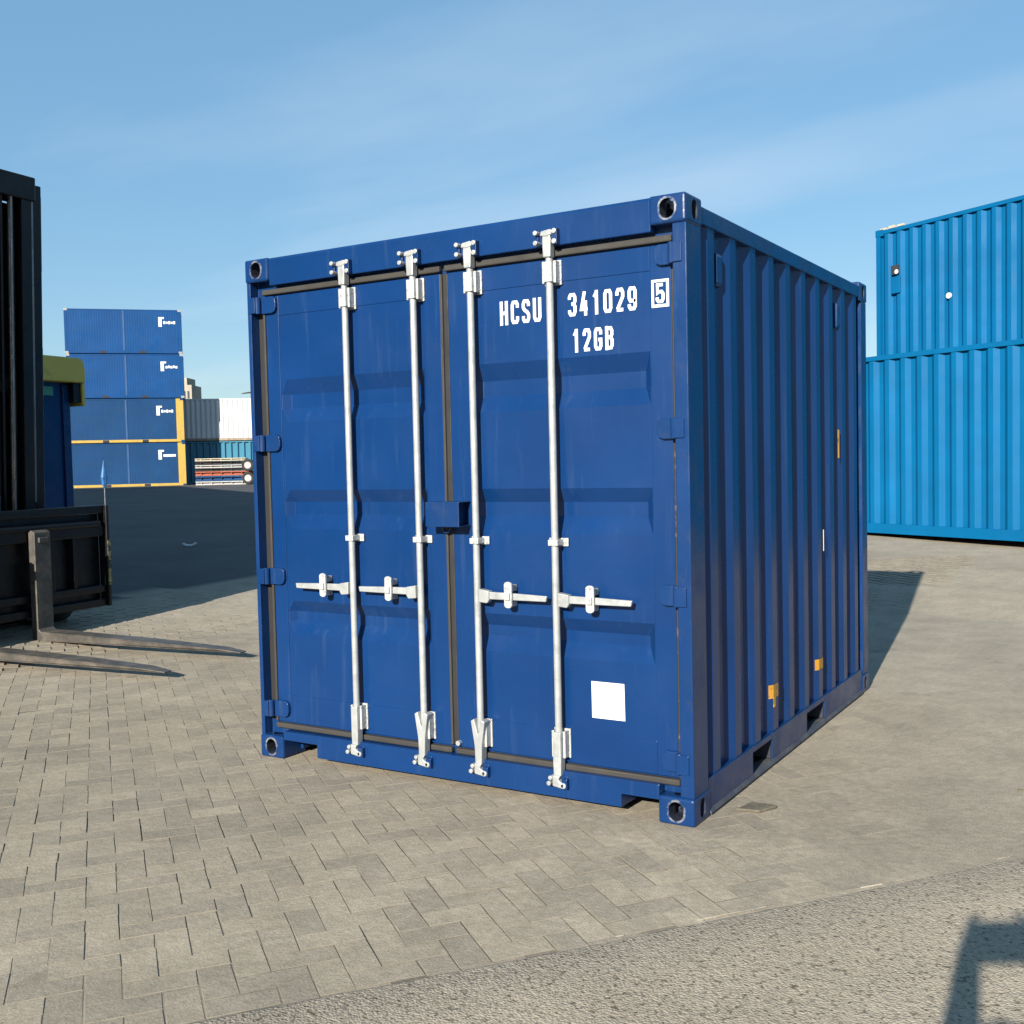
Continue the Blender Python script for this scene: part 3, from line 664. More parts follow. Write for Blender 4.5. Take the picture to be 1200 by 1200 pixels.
# markings on the right leaf
YM = YD-0.0018; wm = M['white']; YP = YD+0.0035-0.0022
for txt, a in (('HCSU', (-0.921, -0.706, 2.136, 2.243)), ('341029', (-0.573, -0.246, 2.144, 2.247)), ('12GB', (-0.558, -0.356, 1.989, 2.090))):
    link('marking', text_mesh(txt, a[0], a[1], a[2], a[3], YP, wm), right_door)
link('marking', text_mesh('5', -0.160, -0.119, 2.163, 2.246, YM, wm, 0.16), right_door)
mb = MB()
for a, b, c, d in ((-0.178, -0.100, 2.250, 2.261), (-0.178, -0.100, 2.147, 2.159), (-0.178, -0.167, 2.159, 2.250), (-0.112, -0.100, 2.159, 2.250)): mb.box(a, b, YM, YM+0.001, c, d)
mb.build('marking', wm, right_door)
mb = MB(); mb.prism([(-0.493, 0.398), (-0.334, 0.398), (-0.336, 0.559), (-0.494, 0.559)], 'y', YP, YP+0.0015)
tag(mb.build('blank_label', wm, right_door), 'square blank white label')

# labels and vents on the long side
def side_plate(nm, m, y0, y1, z0, z1, x=-0.0105, bend=0):
    mb = MB(); mb.box(x, x+0.0025, y0, y1, z0, z1)
    if bend: mb.box(x, x+0.0025, y0-0.02, y0+0.01, z0-0.055, z1-0.02)
    return mb.build(nm, m, box)
P_side = (L_-0.30)/10
def outer_mid(i): return 0.166 + P_side*(i+0.5)
def label_strip(i, z0, z1, flap):
    """a sticker that follows the pressed wall over one rib"""
    c = outer_mid(i); pts = [(c-0.037-0.066, 0.036), (c-0.037, 0), (c+0.037, 0), (c+0.037+0.03, 0.016)]
    n = len(pts); v = [(-0.012+0.0018-d, y, z) for z in (z0, z1) for y, d in pts]
    mb = MB().add(v, [(i_, i_+1, n+i_+1, n+i_) for i_ in range(n-1)])
    if flap: mb.box(-0.0118, -0.0085, c-0.036, c-0.010, z0-0.045, z0+0.002)
    return mb.build('warning_label', M['yellow_label'], box)
label_strip(3, 0.325, 0.392, True); label_strip(6, 0.322, 0.382, False)
MB().box(-0.0115, -0.009, 2.315, 2.345, 1.50, 1.665).build('warning_label', M['yellow_label'], box)
MB().box(-0.0115, -0.0095, 1.985, 1.996, 0.98, 1.10).build('scratched_mark', M['white'], box)
for yv in (0.415, 2.37):
    mb = MB(); mb.prism([(-0.046, 2.26), (-0.022, 2.265), (-0.016, 2.28), (-0.016, 2.39), (-0.022, 2.405), (-0.046, 2.41)], 'y', yv-0.032, yv+0.032)
    mb.build('vent', NF, box, 0.003)
recentre(box, (-W_/2, L_/2, 0))

# ------------------------------------------------------------------ yard containers in the background
def yard_container(label, loc, rz, L, Wd, H, panel, frame, end_mat=None, n_side=None, group=None, base_mat=None, depth=0.036, mid_seam=False, mark=0, post_w=0.10, right_post=None, left_post=None, castm=None, post_mat=None):
    """origin at the bottom of the front left corner; the long wall faces -y and runs along +x"""
    root = empty('shipping_container', loc, rz); tag(root, label, 'container', group)
    fr = M[frame]; pm = M[panel]; em = M[end_mat] if end_mat else pm; bmx = M[base_mat] if base_mat else fr
    n_side = n_side or int(round((L-0.2)/0.278))
    lp, rp = left_post or post_w, right_post or post_w
    for y0, sg in ((0.0, 1), (Wd, -1)):
        pts = corrugation(L-lp-rp, n_side, 0.072, 0.068*min(1, (L/n_side)/0.278), depth); n = len(pts)
        v = [(lp+s, y0+sg*(0.014+d), z) for z in (0.14, H-0.08) for s, d in pts]
        MB().add(v, [(i, i+1, n+i+1, n+i) for i in range(n-1)]).build('side_panel', pm, root)
        MB().box(lp, L-rp, min(y0+sg*0.004, y0+sg*0.07), max(y0+sg*0.004, y0+sg*0.07), H-0.085, H-0.02).build('top_rail', fr, root)
        MB().box(lp, L-rp, min(y0+sg*0.002, y0+sg*0.06), max(y0+sg*0.002, y0+sg*0.06), 0.02, 0.16).build('bottom_rail', bmx, root)
    for x0, sg in ((0.0, 1), (L, -1)):
        pts = corrugation(Wd-0.2, 8, 0.072, 0.068, 0.036); n = len(pts)
        v = [(x0+sg*(0.014+d), 0.1+s, z) for z in (0.14, H-0.08) for s, d in pts]
        MB().add(v, [(i, i+1, n+i+1, n+i) for i in range(n-1)]).build('end_panel', em, root)
        for z0, z1, mm in ((H-0.085, H-0.02, fr), (0.02, 0.16, bmx)):
            MB().box(min(x0+sg*0.003, x0+sg*0.07), max(x0+sg*0.003, x0+sg*0.07), 0.1, Wd-0.1, z0, z1).build('end_rail', mm, root)
        wdt = lp if sg > 0 else rp
        for y0, y1 in ((0.005, 0.1), (Wd-0.1, Wd-0.005)):
            a, b = sorted((x0+sg*0.005, x0+sg*wdt)); MB().box(a, b, y0, y1, 0.02, H-0.02).build('corner_post', M[post_mat] if (post_mat and sg < 0) else fr, root)
    MB().box(0.07, L-0.07, 0.07, Wd-0.07, H-0.045, H-0.025).build('roof_panel', pm, root)
    MB().box(0.05, L-0.05, 0.05, Wd-0.05, 0.12, 0.135).build('floor_board', M['wood'], root)
    cm = MB(); cm.box(0, 0.178, 0, 0.162, 0, 0.118); cme = cm.mesh('corner_casting', M[castm] if castm else fr)
    for x in (0, L-0.178):
        for y in (0, Wd-0.162):
            for z in (0, H-0.118): link('corner_casting', cme, root).location = (x + (0.002 if x else -0.002), y + (0.002 if y else -0.002), z)
    if mid_seam:
        mb = MB(); mb.box(L/2-0.045, L/2+0.045, -0.004, 0.03, 0.165, H-0.09); mb.build('middle_post', M['seam_blue'], root)
        for c in (L*0.32, L*0.66):
            MB().box(c-0.16, c+0.16, -0.003, 0.10, 0.018, 0.150).build('fork_pocket', M['dark_in'], root)
    if mark:
        mk = MB(); xr = L-rp-0.12
        mk.box(xr-0.92, xr-0.74, -0.006, 0.0, H-0.95, H-0.42); mk.box(xr-0.74, xr-0.62, -0.006, 0.0, H-0.52, H-0.42)
        for k in range(5 if mark < 3 else 1):
            a = xr-0.66+0.13*k; mk.box(a, a+(0.105 if mark < 3 else 0.66), -0.006, 0.0, H-0.80+0.02*(k % 2), H-0.64-0.03*((k+mark) % 2))
        mk.build('marking', M['white'], root)
    return root

# bright blue forty-foot containers to the right
def line_of(p, q): return math.atan2(q.y-p.y, q.x-p.x)
lo_a = at_depth(1015, 623, 15.86); rzr = R(-28.5); ux = Vector((math.cos(rzr), math.sin(rzr), 0))
loc = Vector((lo_a.x, lo_a.y, 0)) - ux*3.2; loc.z = 0.335
yard_container('bright blue long container low on the ground behind the dark blue container', loc, rzr, 12.192, 2.438, 2.591, 'cyan', 'cyan', depth=0.045)
up_a = at_depth(1026, 272, 19.7); rzu = R(-30.0)
loc = Vector((up_a.x, up_a.y, 0.36))
yard_container('bright blue long container underneath the upper one, standing behind the low container', loc, rzu, 12.192, 2.438, 2.591, 'cyan', 'cyan', depth=0.045)
loc = Vector((up_a.x, up_a.y, 0.36+2.591))
upc = yard_container('bright blue upper container with a small dark wall vent and a white round spot', loc, rzu, 12.192, 2.438, 2.591, 'cyan', 'cyan', depth=0.045)
mb = MB(); mb.box(0.36, 0.56, -0.02, 0.05, 1.40, 1.70); mb.build('vent', M['cyan'], upc, 0.01)
mb = MB(); mb.box(0.37, 0.54, -0.022, 0.0, 1.74, 1.90); mb.build('vent_opening', M['dark_in'], upc)
MB().tube((0.50, -0.03, 1.78), (0.50, 0, 1.78), 0.04, n=12).build('white_spot', M['white'], upc); MB().tube((1.60, -0.012, 1.20), (1.60, 0.02, 1.20), 0.05, n=14).build('white_spot', M['white'], upc)
mb = MB()
for k in range(3): mb.box(0.10+0.20*k, 0.24+0.20*k, 0.0, 0.05, 2.575, 2.610+0.01*(k % 2))
mb.build('roof_clip', M['cream'], upc)

# stack of four at the left
sa, sb_ = at_depth(82.5, 573, 58.8), at_depth(217.5, 571, 58.9)
rzl = R(47.5); zs = zg(sa.x, sa.y)-0.03; Hs = 2.44
names = ['lowest blue container with yellow post and bottom rail in the four-high stack', 'blue container with yellow post and rail, second from the ground in the four-high stack', 'blue container with blue frame, third from the ground in the four-high stack', 'topmost blue container of the four-high stack with a pale left edge']
shift = [0, -0.02, 0.05, 0.02]
for k in range(4):
    low = k < 2
    yard_container(names[k], (sa.x + shift[k]*math.cos(rzl), sa.y + shift[k]*math.sin(rzl), zs + Hs*k), rzl, 6.058, 2.438, Hs-0.01, 'blue_yard_dull' if low else 'blue_yard', 'blue_yard_dull' if low else 'blue_yard', post_mat='yellow' if low else None, n_side=44, depth=0.003,
                   mid_seam=True, mark=(3, 2, 1, 2)[k], right_post=0.40 if low else 0.16, left_post=0.14, group='four-high container stack', base_mat='yellow' if low else 'blue_yard', castm='steel_pale' if not low else None)

# white container over a light blue one further back; the stack's shade falls on their left part
Fc = Vector((sa.x+6.058*math.cos(rzl), sa.y+6.058*math.sin(rzl), 0)); nsun = Vector((math.cos(R(SUN_AZ)), -math.sin(R(SUN_AZ)), 0))
lo_d, hi_d = 55.0, 90.0
for _ in range(40):
    md = (lo_d+hi_d)/2
    if (at_depth(257, 500, md)-Fc).dot(nsun) > 0: lo_d = md
    else: hi_d = md
rzw = R(46); dw = Vector((math.cos(rzw), math.sin(rzw), 0)); P257 = at_depth(257, 500, lo_d)
zb = 0.555; H8 = 2.47
for x_, z_, lab, kw in ((2.30, zb+H8+0.01, 'white corrugated container on top of a light blue one, partly shaded', dict(panel='white_paint', frame='white_paint', base_mat='tan')),
                        (2.25, zb, 'light blue corrugated container underneath the white one', dict(panel='light_blue', frame='light_blue', n_side=16, depth=0.10))):
    q = P257 - dw*x_; yard_container(lab, (q.x, q.y, z_), rzw, 6.058, 2.438, H8, **kw)

# piled steel in front of them
jr = -YAW
def jp(px, d, dz): 
    q = at_depth(px, 560, d); return Vector((q.x, q.y, zg(q.x, q.y)+dz))
du = Vector((math.cos(jr), math.sin(jr), 0)); dn = Vector((-math.sin(jr), math.cos(jr), 0))
layers = [('steel_pale', 0.0, 0.20, 'pale steel beam at the bottom of the steel pile'), ('blue_yard_dull', 0.21, 0.28, 'blue-grey steel beam near the bottom of the steel pile'), ('rust', 0.50, 0.24, 'orange-red oxide beam in the middle of the steel pile'), ('black_steel', 0.75, 0.16, 'black beam lying on the orange-red one'), ('steel_pale', 0.92, 0.16, 'pale steel beam above the black one in the pile'), ('black_steel', 1.09, 0.20, 'black beam under the cream plank of the pile'), ('cream', 1.30, 0.14, 'cream plank on top of the steel pile')]
for i, (mm, z0, hh, lab) in enumerate(layers):
    b = jp(229, 58.5, 0); Lb = 2.75 + 0.2*(i % 3)
    mb = MB(); mb.box(0, Lb, 0, 0.5, z0, z0+hh*0.28); mb.box(0, Lb, 0.14, 0.36, z0+hh*0.28, z0+hh*0.72); mb.box(0, Lb, 0, 0.5, z0+hh*0.72, z0+hh*0.98)
    o = mb.build('steel_beam', M[mm]); o.location = b; o.rotation_euler.z = jr; tag(o, lab, 'beam', 'piled steel beams')
    for kx in range(5):
        MB().box(0.3+kx*0.55, 0.33+kx*0.55, 0.004, 0.135, z0+hh*0.28, z0+hh*0.72).build('stiffener', M[mm], o)
for i, (dz, lab) in enumerate(((0.34, 'lower black tyre at the end of the steel pile'), (1.03, 'upper black tyre at the end of the steel pile'))):
    b = jp(291, 58, dz); t = empty('tyre', b, jr); tag(t, lab, 'tyre', 'tyres by the steel pile')
    prof = [(0.20, -0.10), (0.27, -0.12), (0.32, -0.10), (0.34, 0.0), (0.32, 0.10), (0.27, 0.12), (0.20, 0.10), (0.19, 0)]
    v, f = [], []; n = 20; m_ = len(prof)
    for k in range(n):
        a = 2*math.pi*k/n
        v += [(r*math.cos(a), yy, r*math.sin(a)) for r, yy in prof]
    f = [(k*m_+j, k*m_+(j+1) % m_, ((k+1) % n)*m_+(j+1) % m_, ((k+1) % n)*m_+j) for k in range(n) for j in range(m_)]
    MB().add(v, f).build('tread', M['tyre'], t); mb = MB(); mb.tube((0, -0.09, 0), (0, 0.09, 0), 0.185, n=16); mb.build('rim', M['steel_pale'], t)

# far building and street lamp
q = at_depth(225, 468, 160); tb = empty('office_tower', (q.x, q.y, 0.5), -YAW); tag(tb, 'far beige stepped tower block rising behind the container stack', 'building')
MB().box(-5, 0, 0, 5, 0, 13.2).build('wall', M['concrete'], tb); MB().box(-4.8, -0.75, 0.3, 4.6, 13.2, 14.3).build('upper_wall', M['concrete'], tb)
for r_ in range(6):
    for c_ in range(8): MB().box(-4.7+0.58*c_, -4.4+0.58*c_, -0.03, 0.0, 1.2+2.0*r_, 2.3+2.0*r_).build('window', M['glass'], tb)
for c_ in range(6): MB().box(-4.5+0.6*c_, -4.2+0.6*c_, 0.27, 0.3, 13.45, 14.0).build('window', M['glass'], tb)
q = at_depth(299, 458, 60); lp_ = empty('street_lamp', (q.x+du.x*0.5, q.y+du.y*0.5, zg(q.x, q.y)), -YAW); tag(lp_, 'slim grey street lamp with one arm above the white container', 'street lamp')
zt_ = q.z-lp_.location.z
mb = MB(); mb.tube((0, 0, 0), (0, 0, zt_), 0.07, 0.045); mb.build('pole', M['grey_rod'], lp_)
mb = MB(); mb.path([(0, 0, zt_), (-0.3, 0, zt_+0.02), (-0.80, 0, zt_-0.10)], 0.03); mb.build('arm', M['grey_rod'], lp_)
mb = MB(); mb.prism([(-0.75, zt_-0.13), (-0.78, zt_-0.05), (-1.15, zt_-0.10), (-1.28, zt_-0.16)], 'y', -0.11, 0.11); mb.build('lamp_head', M['black_steel'], lp_)

# ------------------------------------------------------------------ forklift
FA = R(6.0); Fo = Vector((-6.78, 1.36, 0.0)); 
fk = empty('forklift', (Fo.x, Fo.y, 0.045), FA); tag(fk, 'black forklift with tall mast and two worn steel forks lowered to the paving', 'forklift')
BS = M['black_steel']
for v0 in (0.415, -0.415):
    mb = MB(); w = 0.085
    prof = [(0.0, 0.02), (0.0, 0.95), (0.03, 0.97), (0.075, 0.95), (0.075, 0.11), (0.10, 0.088), (0.5, 0.082), (1.4, 0.062), (2.05, 0.040), (2.24, 0.022), (2.24, 0.012), (0.06, 0.008), (0.02, 0.012)]
    n = len(prof); v = []
    def tw(u): return w*(1 if u < 1.9 else 1-0.55*(u-1.9)/0.34)
    for s_ in (-1, 1): v += [(a, v0+s_*tw(a), b) for a, b in prof]
    mb.add(v, [tuple(range(n)), tuple(range(2*n-1, n-1, -1))] + [(i, (i+1) % n, n+(i+1) % n, n+i) for i in range(n)])
    f_ = mb.build('fork', M['fork'], fk, 0.006)
    MB().box(-0.03, 0.095, v0-0.05, v0+0.05, 0.86, 0.905).build('hook', M['fork'], f_, 0.006)
# carriage
VW = 1.20
mb = MB()
mb.box(-0.10, -0.012, -VW, VW, 1.075, 1.150); mb.build('carriage_beam', BS, fk, 0.008)
MB().box(-0.075, -0.012, -VW, VW, 0.86, 0.96).build('carriage_beam', BS, fk, 0.01)
MB().box(-0.10, -0.012, -VW, VW, 0.20, 0.27).build('carriage_beam', BS, fk, 0.01)
MB().box(-0.08, -0.012, -VW, VW, 0.33, 0.40).build('carriage_beam', BS, fk, 0.01)
MB().box(-0.12, -0.09, -VW+0.001, VW-0.001, 0.24, 1.07).build('carriage_plate', BS, fk)
for s_ in (1, -1):
    e_ = MB().box(-0.09, 0.02, s_*VW+(0 if s_ > 0 else -0.035), s_*VW+(0.035 if s_ > 0 else 0), 0.20, 1.15).build('carriage_end', BS, fk, 0.008)
    mb = MB(); mb.box(0.021, 0.030, s_*VW+(0.0 if s_ > 0 else -0.034), s_*VW+(0.034 if s_ > 0 else 0.0), 0.40, 0.82); mb.build('worn_edge', M['worn_yellow'], e_)
    for v1 in (0.85, 0.60): MB().box(-0.086, -0.02, s_*v1-0.02, s_*v1+0.02, 0.40, 0.86).build('carriage_stay', BS, fk, 0.004)
mb = MB(); mb.tube((-0.03, -0.40, 0.98), (-0.03, 1.15, 0.98), 0.035); mb.build('side_shift_cylinder', BS, fk)
# mast
mast_u = -0.36
for s_ in (1, -1):
    for (va, vb, ua, ub, zt, nm) in ((0.75, 0.85, -0.50, -0.30, 4.06, 'outer_mast_rail'), (0.61, 0.72, -0.46, -0.27, 4.02, 'inner_mast_rail')):
        mb = MB(); a, b = sorted((s_*va, s_*vb))
        mb.prism([(a, ua), (b, ua), (b, ua+0.03), ((a+b)/2+s_*0.012, ua+0.03), ((a+b)/2+s_*0.012, ub-0.03), (b, ub-0.03), (b, ub), (a, ub)] if s_ < 0 else [(a, ua), (b, ua), (b, ub), (a, ub), (a, ub-0.03), ((a+b)/2, ub-0.03), ((a+b)/2, ua+0.03), (a, ua+0.03)], 'z', 0.12, zt)
        me_ = mb.mesh(nm, BS); me_.transform(Matrix(((0, 1, 0, 0), (1, 0, 0, 0), (0, 0, 1, 0), (0, 0, 0, 1)))); me_.flip_normals()
        link(nm, me_, fk, 0.006)
    MB().tube((-0.42, s_*0.62+0.0, 0.3), (-0.42, s_*0.62, 3.95), 0.030).build('lift_cylinder', M['grey_rod'], fk)
    MB().tube((-0.275, s_*0.505, 0.9), (-0.275, s_*0.505, 4.0), 0.011).build('lift_chain', M['grey_rod'], fk)
    MB().tube((-0.29, s_*0.735, 1.2), (-0.29, s_*0.735, 4.0), 0.012).build('lift_chain', M['grey_rod'], fk)
    for z0, z1 in ((3.30, 3.98), (2.15, 2.62), (0.9, 1.4)): MB().box(-0.49, -0.33, min(s_*0.85, s_*0.88), max(s_*0.85, s_*0.88), z0, z1).build('mast_bracket', BS, fk, 0.008)
MB().box(-0.48, -0.25, -0.75, 0.75, 3.90, 4.11).build('mast_crossbeam', BS, fk, 0.012)
MB().box(-0.50, -0.44, -0.70, 0.70, 2.2, 2.36).build('mast_crossbeam', BS, fk, 0.012)
MB().box(-0.50, -0.40, -0.70, 0.70, 0.3, 0.5).build('mast_crossbeam', BS, fk, 0.012)
MB().box(-0.53, -0.515, -0.73, 0.73, 0.55, 3.9).build('added_dark_plate', BS, fk)  # black plate added so the space between the rails looks dark
mb = MB(); mb.tube((-0.36, 0.0, 0.3), (-0.36, 0.0, 3.3), 0.05); mb.build('lift_cylinder', M['grey_rod'], fk)
mb = MB(); mb.tube((-0.30, 0.42, 0.9), (-0.30, 0.42, 3.95), 0.012); mb.tube((-0.30, 0.36, 0.9), (-0.30, 0.36, 3.95), 0.012); mb.build('hose', BS, fk)
mb = MB(); mb.path([(-0.45, 0.87, 2.45), (-0.46, 0.93, 2.35), (-0.47, 0.97, 2.1), (-0.47, 0.95, 1.8)], 0.014); mb.build('hose', BS, fk)
mb = MB(); mb.box(-0.29, -0.255, 0.20, 0.215, 1.12, 1.40); mb.box(-0.29, -0.255, 0.215, 0.33, 1.385, 1.40); mb.box(-0.29, -0.255, 0.30, 0.33, 1.12, 1.27); mb.build('hose_bracket', M['grey_rod'], fk)
for o_ in list(fk.children):
    if o_.name.split('.')[0] in ('outer_mast_rail', 'inner_mast_rail', 'lift_cylinder', 'lift_chain', 'mast_bracket', 'mast_crossbeam', 'added_dark_plate', 'hose', 'hose_bracket'):
        if o_.data.get('tilted'): continue
        o_.data.transform(Matrix(((1, 0, 0.042, -0.042*2.9), (0, 1, 0, 0), (0, 0, 1, 0), (0, 0, 0, 1)))); o_.data['tilted'] = 1
# rod with blue lamp at the end of the carriage
mb = MB(); mb.tube((0.0, 1.215, 1.14), (0.0, 1.215, 1.40), 0.006, n=8); rd = mb.build('marker_rod', M['grey_rod'], fk)
mb = MB(); z0 = 1.31
ring = [(0.012, 0.0), (0.030, 0.04), (0.040, 0.10), (0.022, 0.17), (0.004, 0.26)]
v = []
for r_, h_ in ring: v += [(r_*0.6*math.cos(t), 1.215+r_*math.sin(t), z0+h_) for t in np.linspace(0, 2*math.pi, 8, endpoint=False)]
mb.add(v, [(k*8+i, k*8+(i+1) % 8, (k+1)*8+(i+1) % 8, (k+1)*8+i) for k in range(4) for i in range(8)] + [tuple(range(8)), tuple(range(39, 31, -1))]); mb.build('marker_lamp', M['pennant'], rd)
# truck behind the mast
mb = MB(); mb.prism([(-0.55, 0.35), (-0.55, 0.95), (-1.2, 1.05), (-1.9, 1.05), (-2.1, 1.45), (-4.2, 1.5), (-4.5, 1.2), (-4.5, 0.45), (-3.9, 0.35)], 'y', -1.0, 1.0); 
me_ = mb.mesh('chassis', M['black_steel']); 
link('chassis', me_, fk, 0.04)
MB().prism([(-3.5, 0.5), (-3.5, 1.62), (-4.3, 1.66), (-4.75, 1.4), (-4.8, 0.6), (-4.5, 0.42)], 'y', -1.08, 1.08).build('counterweight', M['olive'], fk, 0.05)
for (u_, r_, vv) in ((-0.75, 0.52, 0.98), (-3.9, 0.46, 0.95)):
    for s_ in (1, -1):
        prof = [(0.55, -0.16), (0.82, -0.19), (0.97, -0.15), (1.0, 0), (0.97, 0.15), (0.82, 0.19), (0.55, 0.16)]
        n = 28; v = []
        for k in range(n):
            a = 2*math.pi*k/n; v += [(u_+r_*p_*math.cos(a), s_*vv+y_, r_+r_*p_*math.sin(a)-0.04) for p_, y_ in prof]
        mb = MB().add(v, [(k*7+j, k*7+(j+1) % 7, ((k+1) % n)*7+(j+1) % 7, ((k+1) % n)*7+j) for k in range(n) for j in range(7)])
        wheel = mb.build('wheel', M['tyre'], fk, smooth=True)
        mb = MB(); mb.tube((u_, s_*vv-0.13, r_-0.04), (u_, s_*vv+0.13, r_-0.04), r_*0.56, n=20); mb.build('rim', M['steel_pale'], wheel)
for u_, s_ in ((-1.0, 1), (-1.0, -1), (-2.9, 1), (-2.9, -1)):
    MB().box(u_-0.05, u_+0.05, s_*0.82-0.05, s_*0.82+0.05, 1.05 if u_ > -2 else 1.45, 2.55).build('cab_post', BS, fk, 0.01)
MB().box(-3.05, -0.9, -0.92, 0.92, 2.55, 2.64).build('cab_roof', BS, fk, 0.02)
MB().box(-2.7, -2.15, -0.30, 0.30, 1.5, 1.62).box(-2.75, -2.62, -0.30, 0.30, 1.62, 2.15).build('seat', M['rubber_dark'], fk, 0.03)

# blue booth with olive canopy beyond the forklift
U = Vector((math.cos(FA), math.sin(FA), 0)); V = Vector((-math.sin(FA), math.cos(FA), 0))
bo = Fo + U*-2.0 + V*0.0; bo.z = zg(bo.x, bo.y)
bt = empty('yard_booth', bo, FA); tag(bt, 'narrow dark blue booth with olive yellow canopy standing beyond the forklift mast', 'booth')
zo = -bo.z
BN = M['navy']
vR = 2.70
MB().box(-1.6, -0.05, 1.5, vR-0.02, 0.0, 2.56+zo).build('wall', BN, bt, 0.01)
MB().box(-0.05, -0.02, vR-0.10, vR+0.0, 0.0, 2.50+zo).build('corner_trim', M['navy_frame'], bt, 0.006)
mb = MB(); cz = [(1.4, 2.52+zo), (vR+0.13, 2.52+zo), (vR+0.13, 2.68+zo), (vR+0.115, 2.76+zo), (vR+0.07, 2.80+zo), (1.4, 2.80+zo)]
mb.prism(cz, 'x', -1.7, 0.10); mb.build('canopy', M['olive'], bt, 0.015)
MB().box(-1.6, 0.085, vR+0.085, vR+0.125, 2.26+zo, 2.518+zo).build('canopy_skirt', M['olive'], bt, 0.006)
MB().box(-1.6, 0.06, vR-0.02, vR+0.084, 2.30+zo, 2.517+zo).build('gutter_box', BS, bt)
MB().box(-0.045, -0.035, 2.28, 2.48, 2.37+zo, 2.47+zo).build('sticker', M['teal'], bt)

# ------------------------------------------------------------------ small things lying about
mb = MB(); q = (0.135, 0.345)
mb.prism([(-0.075, -0.04), (0.02, -0.055), (0.095, 0.02), (0.075, 0.035), (-0.01, 0.062), (-0.03, 0.03)], 'z', 0.004, 0.016)
o = mb.build('paver_fragment', M['chip'], None, 0.003); o.location = (q[0], q[1], 0); o.rotation_euler.z = R(20); tag(o, 'flat broken paver piece beside the dark blue container', 'debris')
q = None
for t in np.linspace(5, 60, 6000):
    P_ = CAM + t*pixray(222, 640)
    if P_[2] < zg(P_[0], P_[1]): q = Vector(P_); break
mb = MB(); mb.path([(-0.10*math.cos(a), -0.02*math.sin(a)*0, 0.05-0.045*math.sin(a)) for a in np.linspace(0, math.pi, 9)], 0.022)
o = mb.build('plastic_strip', M['white']); o.location = q; o.rotation_euler.z = -YAW; tag(o, 'pale curled plastic strip lying in the shade near the forklift', 'debris')
mb = MB(); mb.prism([(-0.014, -0.004), (0.0, -0.007), (0.014, 0.0), (0.005, 0.007), (-0.010, 0.005)], 'z', 0.001, 0.008)
for t in np.linspace(3, 20, 3000):
    P_ = CAM + t*pixray(1196, 927)
    if P_[2] < zg(P_[0], P_[1])+0.003: break
o = mb.build('stone_chip', M['chip']); o.location = (P_[0], P_[1], P_[2]); tag(o, 'small dark stone chip on the smooth worn paving', 'debris')

# ------------------------------------------------------------------ unseen block added on the left, placed and sized to shade the yard
wh0 = Vector((-5.7, -7.5, 0)); wdir = Vector((-1, 0.655, 0)).normalized(); wl_ = 42.0
wh = empty('shade_caster', (wh0.x, wh0.y, 0.0), math.atan2(wdir.y, wdir.x)); tag(wh, 'unseen grey building added on the left to shade the yard', 'building')
hz = 8.8
pts = corrugation(wl_, 90, 0.18, 0.04, 0.05); n = len(pts)
MB().add([(s, -d, z) for z in (0, hz) for s, d in pts], [(i, i+1, n+i+1, n+i) for i in range(n-1)]).build('wall', M['caster_cladding'], wh)
MB().box(0, wl_, 0.05, 12, 0, hz-0.2).build('caster_core', M['caster_cladding'], wh)
MB().prism([(-0.3, hz), (6, hz+0.6), (12.3, hz), (12.3, hz-0.2), (-0.3, hz-0.2)], 'x', -0.3, wl_+0.3).build('caster_roof', M['grey_paint'], wh)
for k in range(4):
    d_ = MB().box(4+7*k, 8+7*k, -0.10, -0.055, 0, 4.5).build('caster_door', M['white_paint'], wh)

# ------------------------------------------------------------------ the photographer, behind the lens; only the shadow is in view
ff_ = Vector((math.sin(YAW), math.cos(YAW), 0)); rr_ = Vector((math.cos(YAW), -math.sin(YAW), 0))
cz_ = CAM[2]; base = Vector((CAM[0], CAM[1], 0)) - ff_*0.44
def W3(f, r, z): return base + ff_*f + rr_*r + Vector((0, 0, z))
verts, edges, rad, mats_ = [], [], [], []
def nd(f, r, z, a, b=None):
    verts.append(W3(f, r, z)); rad.append((a, b or a)); return len(verts)-1
def ch(*ids):
    for a, b in zip(ids[:-1], ids[1:]): edges.append((a, b))
pel = nd(0, 0, 0.93, 0.15, 0.12); wst = nd(0.0, 0, 1.08, 0.14, 0.11); cst = nd(0.0, 0, 1.27, 0.155, 0.12); nb = nd(0.0, 0, 1.43, 0.075); nk = nd(0.02, 0, 1.49, 0.055); hd = nd(0.04, 0, 1.575, 0.082, 0.092); ht = nd(0.03, 0, 1.67, 0.075, 0.085); hx = nd(0.02, 0, 1.72, 0.045)
ch(pel, wst, cst, nb, nk, hd, ht, hx)
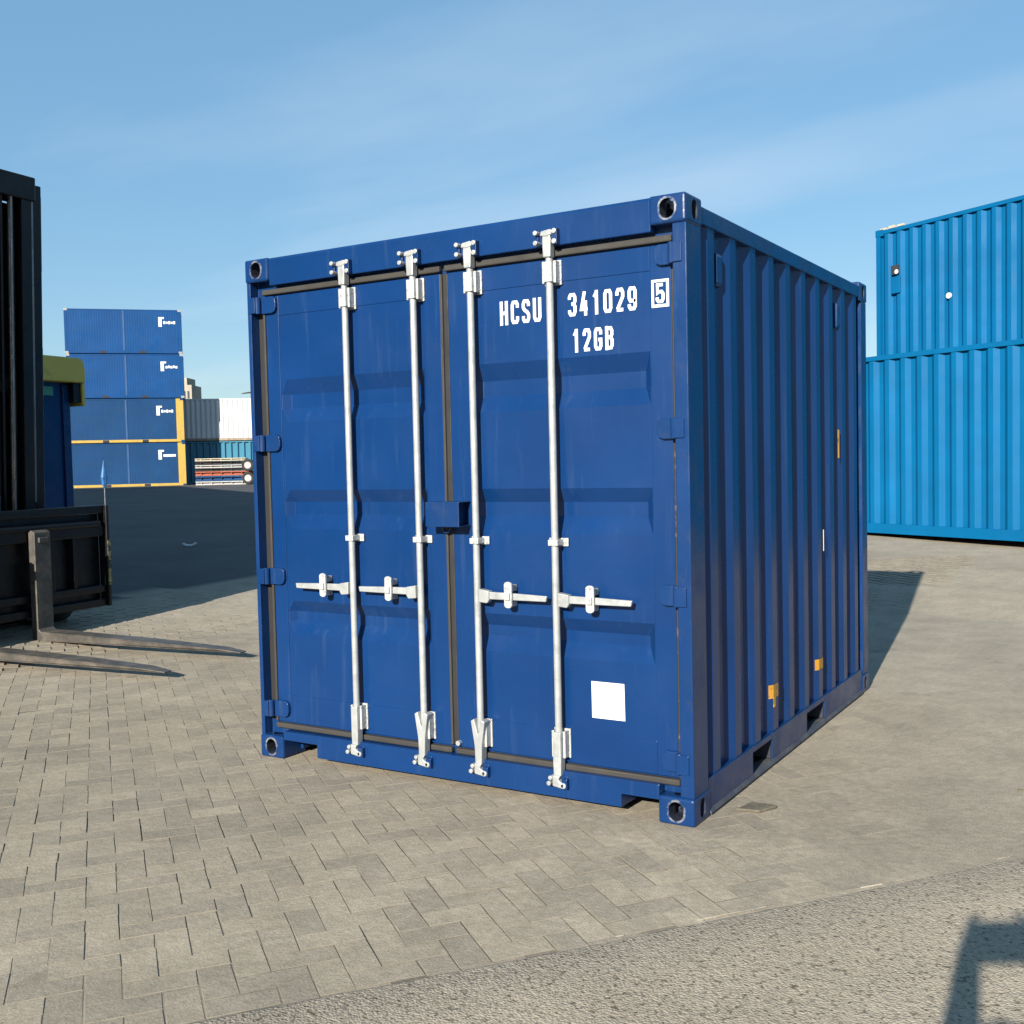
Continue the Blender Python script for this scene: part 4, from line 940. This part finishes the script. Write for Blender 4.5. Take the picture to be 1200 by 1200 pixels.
for s in (-1, 1):
    hip = nd(0, s*0.10, 0.88, 0.092); kn = nd(0.03, s*0.11, 0.50, 0.062); an = nd(0.0, s*0.12, 0.10, 0.042); hl = nd(0.0, s*0.12, 0.045, 0.042); toe = nd(0.17, s*0.15, 0.035, 0.032)
    ch(pel, hip, kn, an, hl, toe)
    hr = -0.098 if s < 0 else 0.084                      # how far out each palm sits on the phone held sideways
    sh = nd(0.0, s*0.195, 1.435, 0.072); el = nd(0.30, s*0.17, 1.21, 0.062); wr = nd(0.375, hr+s*0.022, 1.425, 0.043); pa = nd(0.395, hr+s*0.006, 1.505, 0.036, 0.046)
    ch(cst, sh, el, wr, pa)
    for k in range(4):
        z = 1.480+0.032*k; f1 = nd(0.424, hr-s*0.004, z+0.006, 0.0095); f2 = nd(0.430, hr-s*0.022, z+0.010, 0.0085); f3 = nd(0.429, hr-s*(0.036+0.004*(k % 2)), z+0.012, 0.0075)
        ch(pa, f1, f2, f3)
    t1 = nd(0.390, hr-s*0.012, 1.505, 0.011); t2 = nd(0.388, hr-s*0.036, 1.522, 0.009)
    ch(pa, t1, t2)
me = bpy.data.meshes.new('person'); me.from_pydata([tuple(v) for v in verts], edges, []); me.update()
person = bpy.data.objects.new('person', me); C.objects.link(person)
sk = person.modifiers.new('skin', 'SKIN'); sk.use_smooth_shade = True
for i, sv_ in enumerate(me.skin_vertices[0].data): sv_.radius = rad[i]; sv_.use_root = (i == pel)
ss = person.modifiers.new('subdivision', 'SUBSURF'); ss.levels = 2; ss.render_levels = 2
dg = bpy.context.evaluated_depsgraph_get(); pm_ = bpy.data.meshes.new_from_object(person.evaluated_get(dg)); bpy.data.objects.remove(person)
for m_ in ('jacket', 'trousers', 'skin'): pm_.materials.append(M[m_])
c0 = base
for p_ in pm_.polygons:
    c = p_.center; fwd = (Vector(c)-base).dot(ff_)
    p_.material_index = 1 if c.z < 0.95 else (2 if (c.z > 1.475 or (fwd > 0.36 and c.z > 1.39)) else 0)
pm_.transform(Matrix.Translation(-base))
person = link('person', pm_, smooth=True); person.location = base
tag(person, 'standing photographer in dark jacket and grey trousers holding up a phone', 'person')
hb = MB(); v = []
for k in range(7):
    t = k/6*math.pi*0.5
    v += [tuple(W3(0.022+0.098*math.cos(t)*math.cos(a)*1.03-0.012, 0.092*math.cos(t)*math.sin(a), 1.628+0.115*math.sin(t))-base) for a in np.linspace(0, 2*math.pi, 16, endpoint=False)]
hb.add(v, [(k*16+i, k*16+(i+1) % 16, (k+1)*16+(i+1) % 16, (k+1)*16+i) for k in range(6) for i in range(16)]); hb.build('hair', M['rubber_dark'], person, smooth=True)
ph = MB(); ph.box(-0.092, 0.076, -0.0045, 0.0045, -0.088, 0.046); pho = ph.build('phone', M['phone'], None, 0.004)
pho.location = Vector(CAM) - ff_*0.030; pho.rotation_euler.z = -YAW; tag(pho, 'black phone held sideways in both hands of the photographer', 'phone')
